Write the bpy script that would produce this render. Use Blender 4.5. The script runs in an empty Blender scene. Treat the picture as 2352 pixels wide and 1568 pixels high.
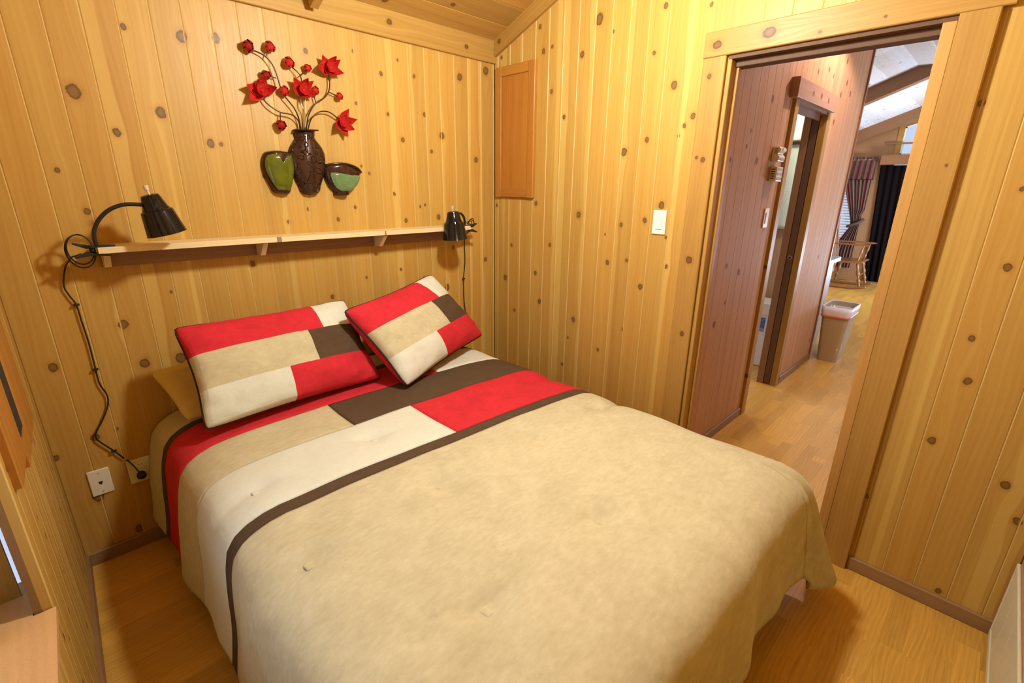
import bpy, bmesh, math, random
from mathutils import Vector, Matrix, noise
random.seed(7)
S = bpy.context.scene
COL = S.collection
PI = math.pi

# ------------------------------------------------------------------ camera
YAW, PITCH, ROLL = .7818, .3157, .0110
CAM = Vector((-2.1936, -2.3870, 1.5419))
cam = bpy.data.objects.new('camera', bpy.data.cameras.new('camera'))
COL.objects.link(cam)
cam.data.sensor_width = 36
cam.data.lens = 1092.964 * 36 / 2352
cam.data.clip_start = .02
fwd = Vector((math.sin(YAW) * math.cos(PITCH), math.cos(YAW) * math.cos(PITCH), -math.sin(PITCH)))
rgt = Vector((math.cos(YAW), -math.sin(YAW), 0))
up = rgt.cross(fwd)
r2 = rgt * math.cos(ROLL) + up * math.sin(ROLL)
u2 = -rgt * math.sin(ROLL) + up * math.cos(ROLL)
cam.matrix_world = Matrix(((r2.x, u2.x, -fwd.x, CAM.x), (r2.y, u2.y, -fwd.y, CAM.y), (r2.z, u2.z, -fwd.z, CAM.z), (0, 0, 0, 1)))
S.camera = cam

# ------------------------------------------------------------------ world, daylight, exposure
S.view_settings.view_transform = 'Standard'
S.view_settings.look = 'None'
S.view_settings.gamma = 1
S.view_settings.use_curve_mapping = False
S.view_settings.exposure = 0.0
S.cycles.use_denoising = True
S.cycles.max_bounces = 6
S.cycles.diffuse_bounces = 3
S.cycles.glossy_bounces = 2
S.cycles.use_adaptive_sampling = True
S.cycles.adaptive_threshold = .05
S.cycles.adaptive_min_samples = 12
S.cycles.caustics_reflective = False
S.cycles.caustics_refractive = False
S.cycles.sample_clamp_indirect = 6
world = bpy.data.worlds.new('overcast_sky')
S.world = world
world.use_nodes = True
world.node_tree.nodes['Background'].inputs[0].default_value = (.66, .76, 1, 1)
world.node_tree.nodes['Background'].inputs[1].default_value = .9

def light(name, kind, loc, energy, color, **kw):
    d = bpy.data.lights.new(name, kind)
    d.energy = energy
    d.color = color
    for k, v in kw.items():
        if k != 'aim':
            setattr(d, k, v)
    o = bpy.data.objects.new(name, d)
    COL.objects.link(o)
    o.location = loc
    if 'aim' in kw:
        o.rotation_euler = (Vector(kw['aim']) - Vector(loc)).to_track_quat('-Z', 'Y').to_euler()
    return o
BULB, HALLB = 96., 52.        # wattage of the bedroom bulbs and the hall downlight
DAY = (.70, .80, 1.0)
light('daylight_through_bedroom_window', 'AREA', (-2.66, -1.45, 1.2), 3.2, DAY, shape='RECTANGLE', size=.95, size_y=1.1, aim=(0, -1.45, 1.0))
light('daylight_through_patio_door', 'AREA', (5.6, -2.78, 1.15), 13, DAY, shape='RECTANGLE', size=2.4, size_y=1.9, aim=(5.4, 0, 1.35))
light('added_ceiling_uplight', 'AREA', (6.7, -2.72,   .55), 185, (.62, .78, 1.0), shape='RECTANGLE', size=1.6, size_y=.7, aim=(6.6, -.5, 2.75))  # added uplight, brightens the living room ceiling like ground bounce
light('daylight_through_kitchen_window', 'AREA', (2.6, -2.78, 1.5), 13, DAY, shape='RECTANGLE', size=1.0, size_y=.9, aim=(2.5, 0, 1.2))

# ------------------------------------------------------------------ shader helpers
class NT:
    def __init__(s, tree):
        s.t = tree
        s.n = tree.nodes
    def put(s, sock, v):
        if v is None:
            return
        if isinstance(v, bpy.types.NodeSocket):
            s.t.links.new(v, sock)
        elif isinstance(v, (tuple, list)) and len(v) == 3 and sock.type == 'RGBA':
            sock.default_value = (*v, 1)
        else:
            sock.default_value = v
    def m(s, op, a, b=None, c=None, clamp=False):
        x = s.n.new('ShaderNodeMath'); x.operation = op; x.use_clamp = clamp
        for i, v in enumerate((a, b, c)):
            s.put(x.inputs[i], v)
        return x.outputs[0]
    def vm(s, op, a, b=None, out=0):
        x = s.n.new('ShaderNodeVectorMath'); x.operation = op
        s.put(x.inputs[0], a)
        if b is not None:
            s.put(x.inputs[1], b)
        return x.outputs[out]
    def sep(s, v):
        x = s.n.new('ShaderNodeSeparateXYZ'); s.put(x.inputs[0], v); return x.outputs
    def com(s, a, b, c):
        x = s.n.new('ShaderNodeCombineXYZ')
        for i, v in enumerate((a, b, c)):
            s.put(x.inputs[i], v)
        return x.outputs[0]
    def noise(s, vec, scale=1, detail=2, rough=.5, w=None, dist=0):
        x = s.n.new('ShaderNodeTexNoise')
        if w is not None:
            vec = s.vm('ADD', vec, s.com(0., w, 0.))
        s.put(x.inputs['Vector'], vec); x.inputs['Scale'].default_value = scale
        x.inputs['Detail'].default_value = detail; x.inputs['Roughness'].default_value = rough
        x.inputs['Distortion'].default_value = dist
        return x.outputs[0]
    def white(s, vec, w):
        x = s.n.new('ShaderNodeTexWhiteNoise'); x.noise_dimensions = '4D'
        s.put(x.inputs['Vector'], vec); s.put(x.inputs['W'], w); return x.outputs[0]
    def mix(s, f, a, b, mode='MIX'):
        x = s.n.new('ShaderNodeMix'); x.data_type = 'RGBA'; x.blend_type = mode
        s.put(x.inputs[0], f); s.put(x.inputs[6], a); s.put(x.inputs[7], b); return x.outputs[2]
    def mr(s, v, a, b, c=0., d=1., smooth=False):
        x = s.n.new('ShaderNodeMapRange')
        if smooth:
            x.interpolation_type = 'SMOOTHSTEP'
        for i, q in enumerate((v, a, b, c, d)):
            s.put(x.inputs[i], q)
        return x.outputs[0]
    def bump(s, h, strength=.2, dist=.002):
        x = s.n.new('ShaderNodeBump'); x.inputs['Strength'].default_value = strength; x.inputs['Distance'].default_value = dist
        s.put(x.inputs['Height'], h); return x.outputs[0]

def new_mat(name):
    m = bpy.data.materials.new(name)
    m.use_nodes = True
    t = NT(m.node_tree)
    b = m.node_tree.nodes['Principled BSDF']
    return m, t, b

def plain(name, col, rough=.5, metal=0., vary=.06, scale=40, bump=0., spec=.5, **kw):
    m, t, b = new_mat(name)
    tc = t.n.new('ShaderNodeTexCoord').outputs['Object']
    nz = t.noise(tc, scale, 3, .6)
    k = t.mr(nz, .25, .75, 1 - vary, 1 + vary)
    c = t.mix(1., (*col, 1), t.com(k, k, k), 'MULTIPLY')
    t.put(b.inputs['Base Color'], c)
    b.inputs['Roughness'].default_value = rough
    b.inputs['Metallic'].default_value = metal
    b.inputs['Specular IOR Level'].default_value = spec
    for kk, v in kw.items():
        b.inputs[kk].default_value = v
    if bump:
        t.put(b.inputs['Normal'], t.bump(nz, bump, .002))
    return m

# knot node group: bends the grain round one knot and returns its mask
KG = bpy.data.node_groups.new('knot', 'ShaderNodeTree')
for nm, io, ty in (('P', 'INPUT', 'NodeSocketVector'), ('K', 'INPUT', 'NodeSocketVector'), ('N', 'INPUT', 'NodeSocketFloat'),
                   ('Push', 'OUTPUT', 'NodeSocketFloat'), ('Mask', 'OUTPUT', 'NodeSocketFloat'), ('Q', 'OUTPUT', 'NodeSocketFloat'), ('Halo', 'OUTPUT', 'NodeSocketFloat')):
    KG.interface.new_socket(nm, in_out=io, socket_type=ty)
_t = NT(KG)
_i = _t.n.new('NodeGroupInput'); _o = _t.n.new('NodeGroupOutput')
_p = _t.sep(_i.outputs['P']); _k = _t.sep(_i.outputs['K'])
_r = _t.m('MAXIMUM', _k[2], 1e-5)
_du = _t.m('SUBTRACT', _p[0], _k[0]); _dv = _t.m('SUBTRACT', _p[2], _k[1])
_du2 = _t.m('MULTIPLY', _du, _du); _dv2 = _t.m('MULTIPLY', _dv, _dv)
_d = _t.m('SQRT', _t.m('ADD', _t.m('MULTIPLY', _du2, 1.15), _t.m('MULTIPLY', _dv2, .8)))
_q = _t.m('ADD', _t.m('DIVIDE', _d, _r), _t.m('MULTIPLY', _t.m('SUBTRACT', _i.outputs['N'], .5), .7))
_mask = _t.mr(_q, 1.05, .86)
_e = _t.m('ADD', _du2, _t.m('DIVIDE', _dv2, 8.0))
_h = _t.m('EXPONENT', _t.m('MULTIPLY', _t.m('DIVIDE', _e, _t.m('MULTIPLY', _r, _r)), -.22))
_push = _t.m('MULTIPLY', _t.m('MULTIPLY', _du, _h), .9)
_halo = _t.mr(_q, 2.1, .9, 0, 1, True)
for nm, v in (('Push', _push), ('Mask', _mask), ('Q', _q), ('Halo', _halo)):
    _t.put(_o.inputs[nm], v)

def wood(name, light_c, dark_c, knot=True, rough=.42, vary=.16, grain=1., sap=.0, spec=.35, axis='Z', hue=.5, coat=0.):
    """Wood whose grain runs along the local Z (or X) axis; the knots come from the object's own knot properties."""
    m, t, b = new_mat(name)
    P = t.n.new('ShaderNodeTexCoord').outputs['Object']
    if axis == 'X':
        s_ = t.sep(P); P = t.com(s_[1], s_[2], s_[0])
    R = t.n.new('ShaderNodeObjectInfo').outputs['Random']
    W = t.m('MULTIPLY', R, 61.7)
    s_ = t.sep(P)
    u, n_, v = s_[0], s_[1], s_[2]
    masks = None
    if knot:
        N = t.noise(P, 55, 2, .5, W)
        for a in ('knot_a', 'knot_b', 'knot_c', 'knot_d', 'knot_e'):
            at = t.n.new('ShaderNodeAttribute'); at.attribute_type = 'OBJECT'; at.attribute_name = a
            g = t.n.new('ShaderNodeGroup'); g.node_tree = KG
            t.put(g.inputs['P'], P); t.put(g.inputs['K'], at.outputs['Vector']); t.put(g.inputs['N'], N)
            o = g.outputs
            if masks is None:
                push, mask, q, halo = o['Push'], o['Mask'], o['Q'], o['Halo']
                masks = True
            else:
                push = t.m('ADD', push, o['Push']); mask = t.m('MAXIMUM', mask, o['Mask'])
                q = t.m('MINIMUM', q, o['Q']); halo = t.m('MAXIMUM', halo, o['Halo'])
        u = t.m('SUBTRACT', u, push)
    bend = t.noise(t.com(t.m('MULTIPLY', u, 3.), n_, t.m('MULTIPLY', v, .9)), 1, 2, .5, W)
    uu = t.m('ADD', u, t.m('MULTIPLY', t.m('SUBTRACT', bend, .5), .075))
    rings = t.m('SINE', t.m('MULTIPLY', t.m('ADD', uu, t.m('MULTIPLY', R, 9.)), 330. * grain))
    fine = t.noise(t.com(t.m('MULTIPLY', uu, 260.), t.m('MULTIPLY', n_, 200.), t.m('MULTIPLY', v, 5.)), grain, 2, .6, W)
    broad = t.noise(t.com(t.m('MULTIPLY', uu, 26.), n_, t.m('MULTIPLY', v, .55)), 1, 2, .5, W)
    g1 = t.m('ADD', t.m('MULTIPLY', rings, .05), t.m('ADD', t.m('MULTIPLY', fine, .5), t.m('MULTIPLY', broad, .75)))
    g1 = t.mr(g1, .35, .95)
    c = t.mix(g1, (*light_c, 1), (*dark_c, 1))
    if sap:
        st = t.noise(t.com(t.m('MULTIPLY', u, 15.), 0., t.m('MULTIPLY', v, .12)), 1, 0, .5, t.m('ADD', W, 3.))
        f = t.mr(st, .63, .66)
        c = t.mix(t.m('MULTIPLY', f, sap), c, (min(1, light_c[0] * 1.18), min(1, light_c[1] * 1.28), min(1, light_c[2] * 1.45), 1))
    k = t.mr(R, 0, 1, 1 - vary, 1 + vary)
    kg = t.mr(t.m('FRACT', t.m('MULTIPLY', R, 7.31)), 0, 1, 1 - vary * hue, 1 + vary * hue)
    c = t.mix(1., c, t.com(k, t.m('MULTIPLY', k, kg), t.m('MULTIPLY', k, t.m('MULTIPLY', kg, kg))), 'MULTIPLY')
    if knot:
        c = t.mix(t.m('MULTIPLY', halo, .35), c, t.mix(1., c, (.72, .50, .32, 1), 'MULTIPLY'))
        rim = t.mr(q, .45, .9)
        swirl = t.m('SINE', t.m('MULTIPLY', q, 26.))
        kc = t.mix(t.m('ADD', rim, t.m('MULTIPLY', swirl, .12)), (light_c[0] * .36, light_c[1] * .31, light_c[2] * .34, 1), (light_c[0] * .17, light_c[1] * .13, light_c[2] * .13, 1))
        c = t.mix(t.m('MULTIPLY', mask, .93), c, kc)
    t.put(b.inputs['Base Color'], c)
    rr = t.mr(fine, .2, .8, rough - .05, rough + .08)
    t.put(b.inputs['Roughness'], rr)
    b.inputs['Specular IOR Level'].default_value = spec
    b.inputs['Coat Weight'].default_value = coat
    b.inputs['Coat Roughness'].default_value = .2
    return m

def fabric(name, col, mott=.15, rough=.95, fine=500., sheen=.25):
    m, t, b = new_mat(name)
    P = t.n.new('ShaderNodeNewGeometry').outputs['Position']
    a = t.noise(P, 9, 4, .62, dist=.6)
    a2 = t.noise(t.vm('MULTIPLY', P, (1., 2.2, 1.4)), 34, 3, .6)
    f = t.m('ADD', t.m('MULTIPLY', a, .55), t.m('MULTIPLY', a2, .45))
    k = t.mr(f, .3, .7, 1 - mott, 1 + mott)
    c = t.mix(1., (*col, 1), t.com(k, t.m('POWER', k, 1.1), t.m('POWER', k, 1.35)), 'MULTIPLY')
    t.put(b.inputs['Base Color'], c)
    b.inputs['Roughness'].default_value = rough
    b.inputs['Specular IOR Level'].default_value = .15
    b.inputs['Sheen Weight'].default_value = sheen
    b.inputs['Sheen Roughness'].default_value = .5
    b.inputs['Sheen Tint'].default_value = (*[min(1, x * 1.2 + .05) for x in col], 1)
    h = t.noise(P, 45, 2)
    t.put(b.inputs['Normal'], t.bump(h, .3, .003))
    return m

def floor_mat():
    m, t, b = new_mat('laminate_floor')
    P = t.n.new('ShaderNodeTexCoord').outputs['Object']
    R = t.n.new('ShaderNodeObjectInfo').outputs['Random']
    W = t.m('MULTIPLY', R, 43.)
    s_ = t.sep(P); u, v = s_[0], s_[2]
    strip = t.m('FLOOR', t.m('DIVIDE', u, .0655))
    off = t.white(t.com(strip, 3., 1.), W)
    seg = t.m('FLOOR', t.m('DIVIDE', t.m('ADD', v, t.m('MULTIPLY', off, .5)), .42))
    tone = t.white(t.com(strip, seg, 0.), W)
    W2 = t.m('ADD', W, t.m('MULTIPLY', tone, 17.))
    bend = t.noise(t.com(t.m('MULTIPLY', u, 5.), 0., t.m('MULTIPLY', v, 1.3)), 1, 2, .5, W2)
    uu = t.m('ADD', u, t.m('MULTIPLY', t.m('SUBTRACT', bend, .5), .11))
    rings = t.m('SINE', t.m('MULTIPLY', uu, 420.))
    fine = t.noise(t.com(t.m('MULTIPLY', uu, 300.), 0., t.m('MULTIPLY', v, 9.)), 1, 3, .6, W2)
    g = t.m('ADD', t.m('MULTIPLY', rings, .085), fine)
    g = t.mr(g, .2, .85)
    c = t.mix(g, (.78, .455, .095, 1), (.55, .285, .046, 1))
    k = t.mr(tone, 0, 1, .86, 1.12)
    c = t.mix(1., c, t.com(k, k, k), 'MULTIPLY')
    t.put(b.inputs['Base Color'], c)
    b.inputs['Roughness'].default_value = .36
    b.inputs['Specular IOR Level'].default_value = .45
    return m

PINE_L, PINE_D = (.57, .356, .084), (.47, .246, .046)
M = dict(
    pine=wood('knotty_pine', PINE_L, PINE_D, sap=.6, vary=.065),
    pine_hall=wood('knotty_pine_hall', (.58, .335, .175), (.48, .255, .125), sap=.3, vary=.06, rough=.6, spec=.15),
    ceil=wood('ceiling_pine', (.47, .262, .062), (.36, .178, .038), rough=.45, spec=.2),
    ceil_far=wood('window_lit_ceiling_pine', (.84, .81, .79), (.72, .68, .65), rough=.24, spec=.6),  # pine painted near-white to imitate window sheen and daylight on it
    cedar=wood('cedar_trim', (.48, .285, .070), (.36, .185, .040), vary=.08, spec=.2),
    oak=wood('oak_casing', (.51, .295, .072), (.39, .195, .042), vary=.05, spec=.25, grain=1.3),
    oak_panel=wood('golden_oak', (.50, .225, .040), (.33, .125, .018), knot=False, vary=.05, grain=1.4, rough=.42, spec=.25),
    base=wood('stained_baseboard', (.35, .205, .095), (.26, .14, .06), knot=False, vary=.06),
    shelfwood=wood('planed_pine', (.82, .68, .42), (.72, .54, .28), knot=True, vary=.05),
    beam=wood('stained_beam', (.33, .155, .065), (.23, .10, .04), vary=.08),
    maple=wood('maple_chair', (.34, .145, .05), (.25, .095, .03), knot=False, vary=.06, rough=.3, spec=.5),
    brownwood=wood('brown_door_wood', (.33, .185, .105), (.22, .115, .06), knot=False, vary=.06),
    darkbrown=wood('dark_brown_wood', (.17, .095, .055), (.12, .065, .038), knot=False, vary=.03, rough=.6, spec=.15),
    sillwood=wood('sill_pine', (.72, .43, .19), (.58, .31, .12), knot=False, vary=.06),
    pale=wood('pale_cut_pine', (.68, .48, .18), (.62, .42, .14), knot=False, vary=.03),
    backing=plain('dark_backing', (.25, .13, .045), .8),
    floor=floor_mat(),
    tan=fabric('tan_suede', (.565, .510, .325)),
    cream=fabric('cream_suede', (.70, .72, .61), mott=.05),
    red=fabric('red_suede', (.60, .030, .042), mott=.16, sheen=.15),
    dark=fabric('brown_suede', (.098, .062, .034), mott=.13, sheen=.12),
    piping=fabric('brown_piping', (.05, .032, .024), mott=.05),
    mustard=fabric('mustard_cotton', (.62, .47, .125), mott=.05),
    black=plain('black_gloss_metal', (.006, .006, .007), .09, vary=.02, spec=.4),
    blackm=plain('black_plastic', (.016, .015, .015), .42),
    steel=plain('nickel', (.85, .84, .82), .25, metal=.75),
    ivory=plain('ivory_plastic', (.80, .76, .60), .35, vary=.02),
    white=plain('white_plastic', (.86, .84, .74), .3, vary=.02),
    slot=plain('dark_slot', (.02, .018, .015), .7),
    red_gloss=plain('red_enamel', (.50, .020, .016), .13, vary=.25, scale=30, spec=.6),
    red_deep=plain('dark_red_enamel', (.30, .012, .014), .22, vary=.3, scale=60),
    wire=plain('bronze_wire', (.05, .032, .018), .3, metal=.6),
    wire_light=plain('bare_wire', (.55, .50, .42), .25, metal=.9),
    bronze=None, green=None, celadon=None,
    heater=plain('painted_steel', (.74, .72, .55), .4, vary=.03),
    can=plain('beige_bin_plastic', (.50, .40, .235), .45, vary=.03),
    liner=plain('white_liner', (.90, .90, .92), .35, vary=.06, scale=90, bump=.5),
    liner_red=plain('red_drawtape', (.80, .26, .20), .4),
    grey=plain('grey_laminate', (.42, .42, .45), .35, vary=.1, scale=200),
    greywood=wood('grey_wood_panel', (.44, .31, .24), (.33, .22, .17), knot=False),
    blackcloth=plain('black_curtain_cloth', (.009, .006, .006), .95, vary=.25, scale=200, spec=0.),
    blind=plain('white_blind', (.85, .87, .90), .5, vary=.02),
    towel=plain('pale_green_terry', (.70, .78, .62), .95, vary=.12, scale=160, bump=.8),
    greyplate=plain('grey_label', (.33, .36, .42), .5, vary=.2),
    bluelabel=plain('blue_label', (.08, .18, .52), .5, vary=.5, scale=45),
    glass=None, gasket=plain('cord_black', (.012, .011, .011), .4),
    clear=None,
)
def glassmat():
    m, t, b = new_mat('window_glass')
    b.inputs['Base Color'].default_value = (.9, .95, 1, 1)
    b.inputs['Roughness'].default_value = .02
    tr = t.n.new('ShaderNodeBsdfTransparent')
    fr = t.n.new('ShaderNodeFresnel'); fr.inputs[0].default_value = 1.45
    mx = t.n.new('ShaderNodeMixShader')
    t.put(mx.inputs[0], fr.outputs[0])
    m.node_tree.links.new(tr.outputs[0], mx.inputs[1]); m.node_tree.links.new(b.outputs[0], mx.inputs[2])
    m.node_tree.links.new(mx.outputs[0], t.n['Material Output'].inputs[0])
    return m
M['glass'] = glassmat()

def glaze(name, inner, outer, speck):
    m, t, b = new_mat(name)
    P = t.n.new('ShaderNodeTexCoord').outputs['Object']
    n1 = t.noise(P, 22, 3, .6); n2 = t.noise(P, 160, 2, .5)
    c = t.mix(t.mr(n1, .35, .65), (*inner, 1), (*outer, 1))
    c = t.mix(t.m('MULTIPLY', t.mr(n2, .66, .74), .5), c, (*speck, 1))
    t.put(b.inputs['Base Color'], c)
    b.inputs['Roughness'].default_value = .16
    b.inputs['Coat Weight'].default_value = .5
    return m
M['green'] = glaze('moss_green_glaze', (.105, .120, .006), (.070, .085, .005), (.35, .33, .08))
M['celadon'] = glaze('celadon_glaze', (.13, .235, .095), (.095, .18, .068), (.5, .6, .35))
def bronze_mat():
    m, t, b = new_mat('embossed_bronze')
    P = t.n.new('ShaderNodeTexCoord').outputs['Object']
    vo = t.n.new('ShaderNodeTexVoronoi'); vo.feature = 'SMOOTH_F1'; vo.inputs['Scale'].default_value = 34
    wv = t.vm('ADD', P, t.vm('MULTIPLY', t.com(t.noise(P, 18, 2), t.noise(P, 21, 2), t.noise(P, 17, 2)), (.06, .06, .06)))
    t.put(vo.inputs['Vector'], wv)
    h = t.mr(t.m('ABSOLUTE', t.m('SINE', t.m('MULTIPLY', vo.outputs['Distance'], 9.))), .0, .5, 1, 0, True)
    t.put(b.inputs['Base Color'], t.mix(h, (.055, .024, .014, 1), (.085, .036, .020, 1)))
    b.inputs['Metallic'].default_value = .35
    b.inputs['Roughness'].default_value = .2
    t.put(b.inputs['Normal'], t.bump(h, 1., .010))
    return m
M['bronze'] = bronze_mat()
M['bronze_rim'] = plain('dark_bronze_rim', (.045, .017, .010), .18, metal=.3, vary=.25, scale=40)
def stripes():
    m, t, b = new_mat('striped_curtain_cloth')
    P = t.n.new('ShaderNodeTexCoord').outputs['UV']
    u = t.sep(P)[0]
    r = t.n.new('ShaderNodeValToRGB'); r.color_ramp.interpolation = 'CONSTANT'
    cols = [(0, (.12, .06, .045)), (.16, (.17, .030, .028)), (.34, (.13, .085, .06)), (.5, (.19, .12, .09)), (.6, (.07, .038, .03)), (.74, (.18, .034, .032)), (.88, (.14, .095, .07))]
    e = r.color_ramp.elements
    e[0].color = (*cols[0][1], 1); e[1].position = cols[1][0]; e[1].color = (*cols[1][1], 1)
    for p, c in cols[2:]:
        x = e.new(p); x.color = (*c, 1)
    t.put(r.inputs[0], t.m('FRACT', t.m('MULTIPLY', u, 3.)))
    t.put(b.inputs['Base Color'], r.outputs[0])
    b.inputs['Roughness'].default_value = .95
    return m
M['stripe'] = stripes()

# ------------------------------------------------------------------ mesh helpers
class MB:
    def __init__(s):
        s.v = []; s.f = []; s.uv = None
    def add(s, vs, fs):
        o = len(s.v); s.v += [tuple(x) for x in vs]; s.f += [tuple(o + i for i in f) for f in fs]
        return s
    def box(s, a, b):
        x0, x1 = sorted((a[0], b[0])); y0, y1 = sorted((a[1], b[1])); z0, z1 = sorted((a[2], b[2]))
        return s.add([(x0, y0, z0), (x1, y0, z0), (x1, y1, z0), (x0, y1, z0), (x0, y0, z1), (x1, y0, z1), (x1, y1, z1), (x0, y1, z1)],
                     [(0, 3, 2, 1), (4, 5, 6, 7), (0, 1, 5, 4), (1, 2, 6, 5), (2, 3, 7, 6), (3, 0, 4, 7)])
    def tube(s, pts, rad, seg=8, caps=True, smooth=0):
        P = [Vector(p) for p in pts]
        if smooth:
            P = catmull(P, smooth)
        n = len(P)
        R = rad if isinstance(rad, (list, tuple)) else [rad] * n
        if len(R) != n:
            R = [R[min(len(R) - 1, int(i * len(R) / n))] for i in range(n)]
        prev = None; rings = []
        for i in range(n):
            d = (P[min(i + 1, n - 1)] - P[max(i - 1, 0)]).normalized()
            if prev is None:
                a = d.orthogonal().normalized()
            else:
                a = (prev - d * prev.dot(d)).normalized()
            prev = a; b = d.cross(a)
            rings.append([P[i] + (a * math.cos(2 * PI * k / seg) + b * math.sin(2 * PI * k / seg)) * R[i] for k in range(seg)])
        vs = [v for r in rings for v in r]; fs = []
        for i in range(n - 1):
            for k in range(seg):
                fs.append((i * seg + k, i * seg + (k + 1) % seg, (i + 1) * seg + (k + 1) % seg, (i + 1) * seg + k))
        if caps:
            fs.append(tuple(range(seg))[::-1]); fs.append(tuple((n - 1) * seg + k for k in range(seg)))
        return s.add(vs, fs)
    def lathe(s, prof, o=(0, 0, 0), axis=(0, 0, 1), seg=28, caps=True):
        ax = Vector(axis).normalized(); a = ax.orthogonal().normalized(); b = ax.cross(a); o = Vector(o)
        vs = []; fs = []
        for r, h in prof:
            for k in range(seg):
                t = 2 * PI * k / seg
                vs.append(o + ax * h + (a * math.cos(t) + b * math.sin(t)) * r)
        n = len(prof)
        for i in range(n - 1):
            for k in range(seg):
                fs.append((i * seg + k, i * seg + (k + 1) % seg, (i + 1) * seg + (k + 1) % seg, (i + 1) * seg + k))
        if caps:
            fs.append(tuple(range(seg))[::-1]); fs.append(tuple((n - 1) * seg + k for k in range(seg)))
        return s.add(vs, fs)
    def grid(s, fn, us, vs_, flip=False):
        nu, nv = len(us), len(vs_)
        V = [fn(u, v) for v in vs_ for u in us]
        F = []
        for j in range(nv - 1):
            for i in range(nu - 1):
                q = (j * nu + i, j * nu + i + 1, (j + 1) * nu + i + 1, (j + 1) * nu + i)
                F.append(q[::-1] if flip else q)
        return s.add(V, F)
    def prism(s, pts2, to3, d0, d1):
        """outline (2D) swept from depth d0 to d1; to3(a, b, d) -> 3D"""
        n = len(pts2)
        vs = [to3(a, b, d0) for a, b in pts2] + [to3(a, b, d1) for a, b in pts2]
        fs = [tuple(range(n))[::-1], tuple(range(n, 2 * n))] + [(i, (i + 1) % n, n + (i + 1) % n, n + i) for i in range(n)]
        return s.add(vs, fs)
    def build(s, name, mat, parent=None, smooth=False, mw=None, bevel=0, solid=0, weld=False, angle=None):
        me = bpy.data.meshes.new(name)
        me.from_pydata(s.v, [], s.f)
        if weld or bevel:
            bm = bmesh.new(); bm.from_mesh(me)
            if weld:
                bmesh.ops.remove_doubles(bm, verts=bm.verts, dist=1e-4)
            bmesh.ops.recalc_face_normals(bm, faces=bm.faces)
            bm.to_mesh(me); bm.free()
        me.materials.append(M[mat] if isinstance(mat, str) else mat)
        me.validate()
        if smooth:
            me.polygons.foreach_set('use_smooth', [True] * len(me.polygons))
        o = bpy.data.objects.new(name, me)
        COL.objects.link(o)
        if smooth and angle:
            md = o.modifiers.new('split', 'EDGE_SPLIT'); md.split_angle = math.radians(angle)
        if bevel:
            md = o.modifiers.new('bevel', 'BEVEL'); md.width = bevel; md.segments = 2; md.limit_method = 'ANGLE'
        if solid:
            md = o.modifiers.new('solid', 'SOLIDIFY'); md.thickness = solid; md.offset = -1
        place(o, parent, mw)
        return o

def place(o, parent, mw=None):
    mw = mw or Matrix.Identity(4)
    if parent is not None:
        o.parent = parent
        o.matrix_basis = wmat(parent).inverted() @ mw
    else:
        o.matrix_basis = mw
def wmat(o):
    m = o.matrix_basis.copy()
    return wmat(o.parent) @ m if o.parent else m
def catmull(P, k):
    out = []
    n = len(P)
    for i in range(n - 1):
        p0, p1, p2, p3 = P[max(i - 1, 0)], P[i], P[i + 1], P[min(i + 2, n - 1)]
        for j in range(k):
            t = j / k
            out.append(.5 * ((2 * p1) + (p2 - p0) * t + (2 * p0 - 5 * p1 + 4 * p2 - p3) * t * t + (3 * p1 - p0 - 3 * p2 + p3) * t ** 3))
    out.append(P[-1])
    return out
def lin(a, b, n):
    return [a + (b - a) * i / n for i in range(n + 1)]
def tag(o, label, cat, group=None, kind=None):
    o['label'] = label; o['category'] = cat
    if group:
        o['group'] = group
    if kind:
        o['kind'] = kind
    return o
def thing(name, label, cat, loc=(0, 0, 0), rz=0, group=None, kind=None):
    o = bpy.data.objects.new(name, None)
    o.empty_display_size = .1
    COL.objects.link(o)
    o.matrix_basis = Matrix.Translation(loc) @ Matrix.Rotation(rz, 4, 'Z')
    return tag(o, label, cat, group, kind)
def frame(O, U, N, L):
    U, N, L = Vector(U).normalized(), Vector(N).normalized(), Vector(L).normalized()
    return Matrix(((U.x, N.x, L.x, O[0]), (U.y, N.y, L.y, O[1]), (U.z, N.z, L.z, O[2]), (0, 0, 0, 1)))

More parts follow.
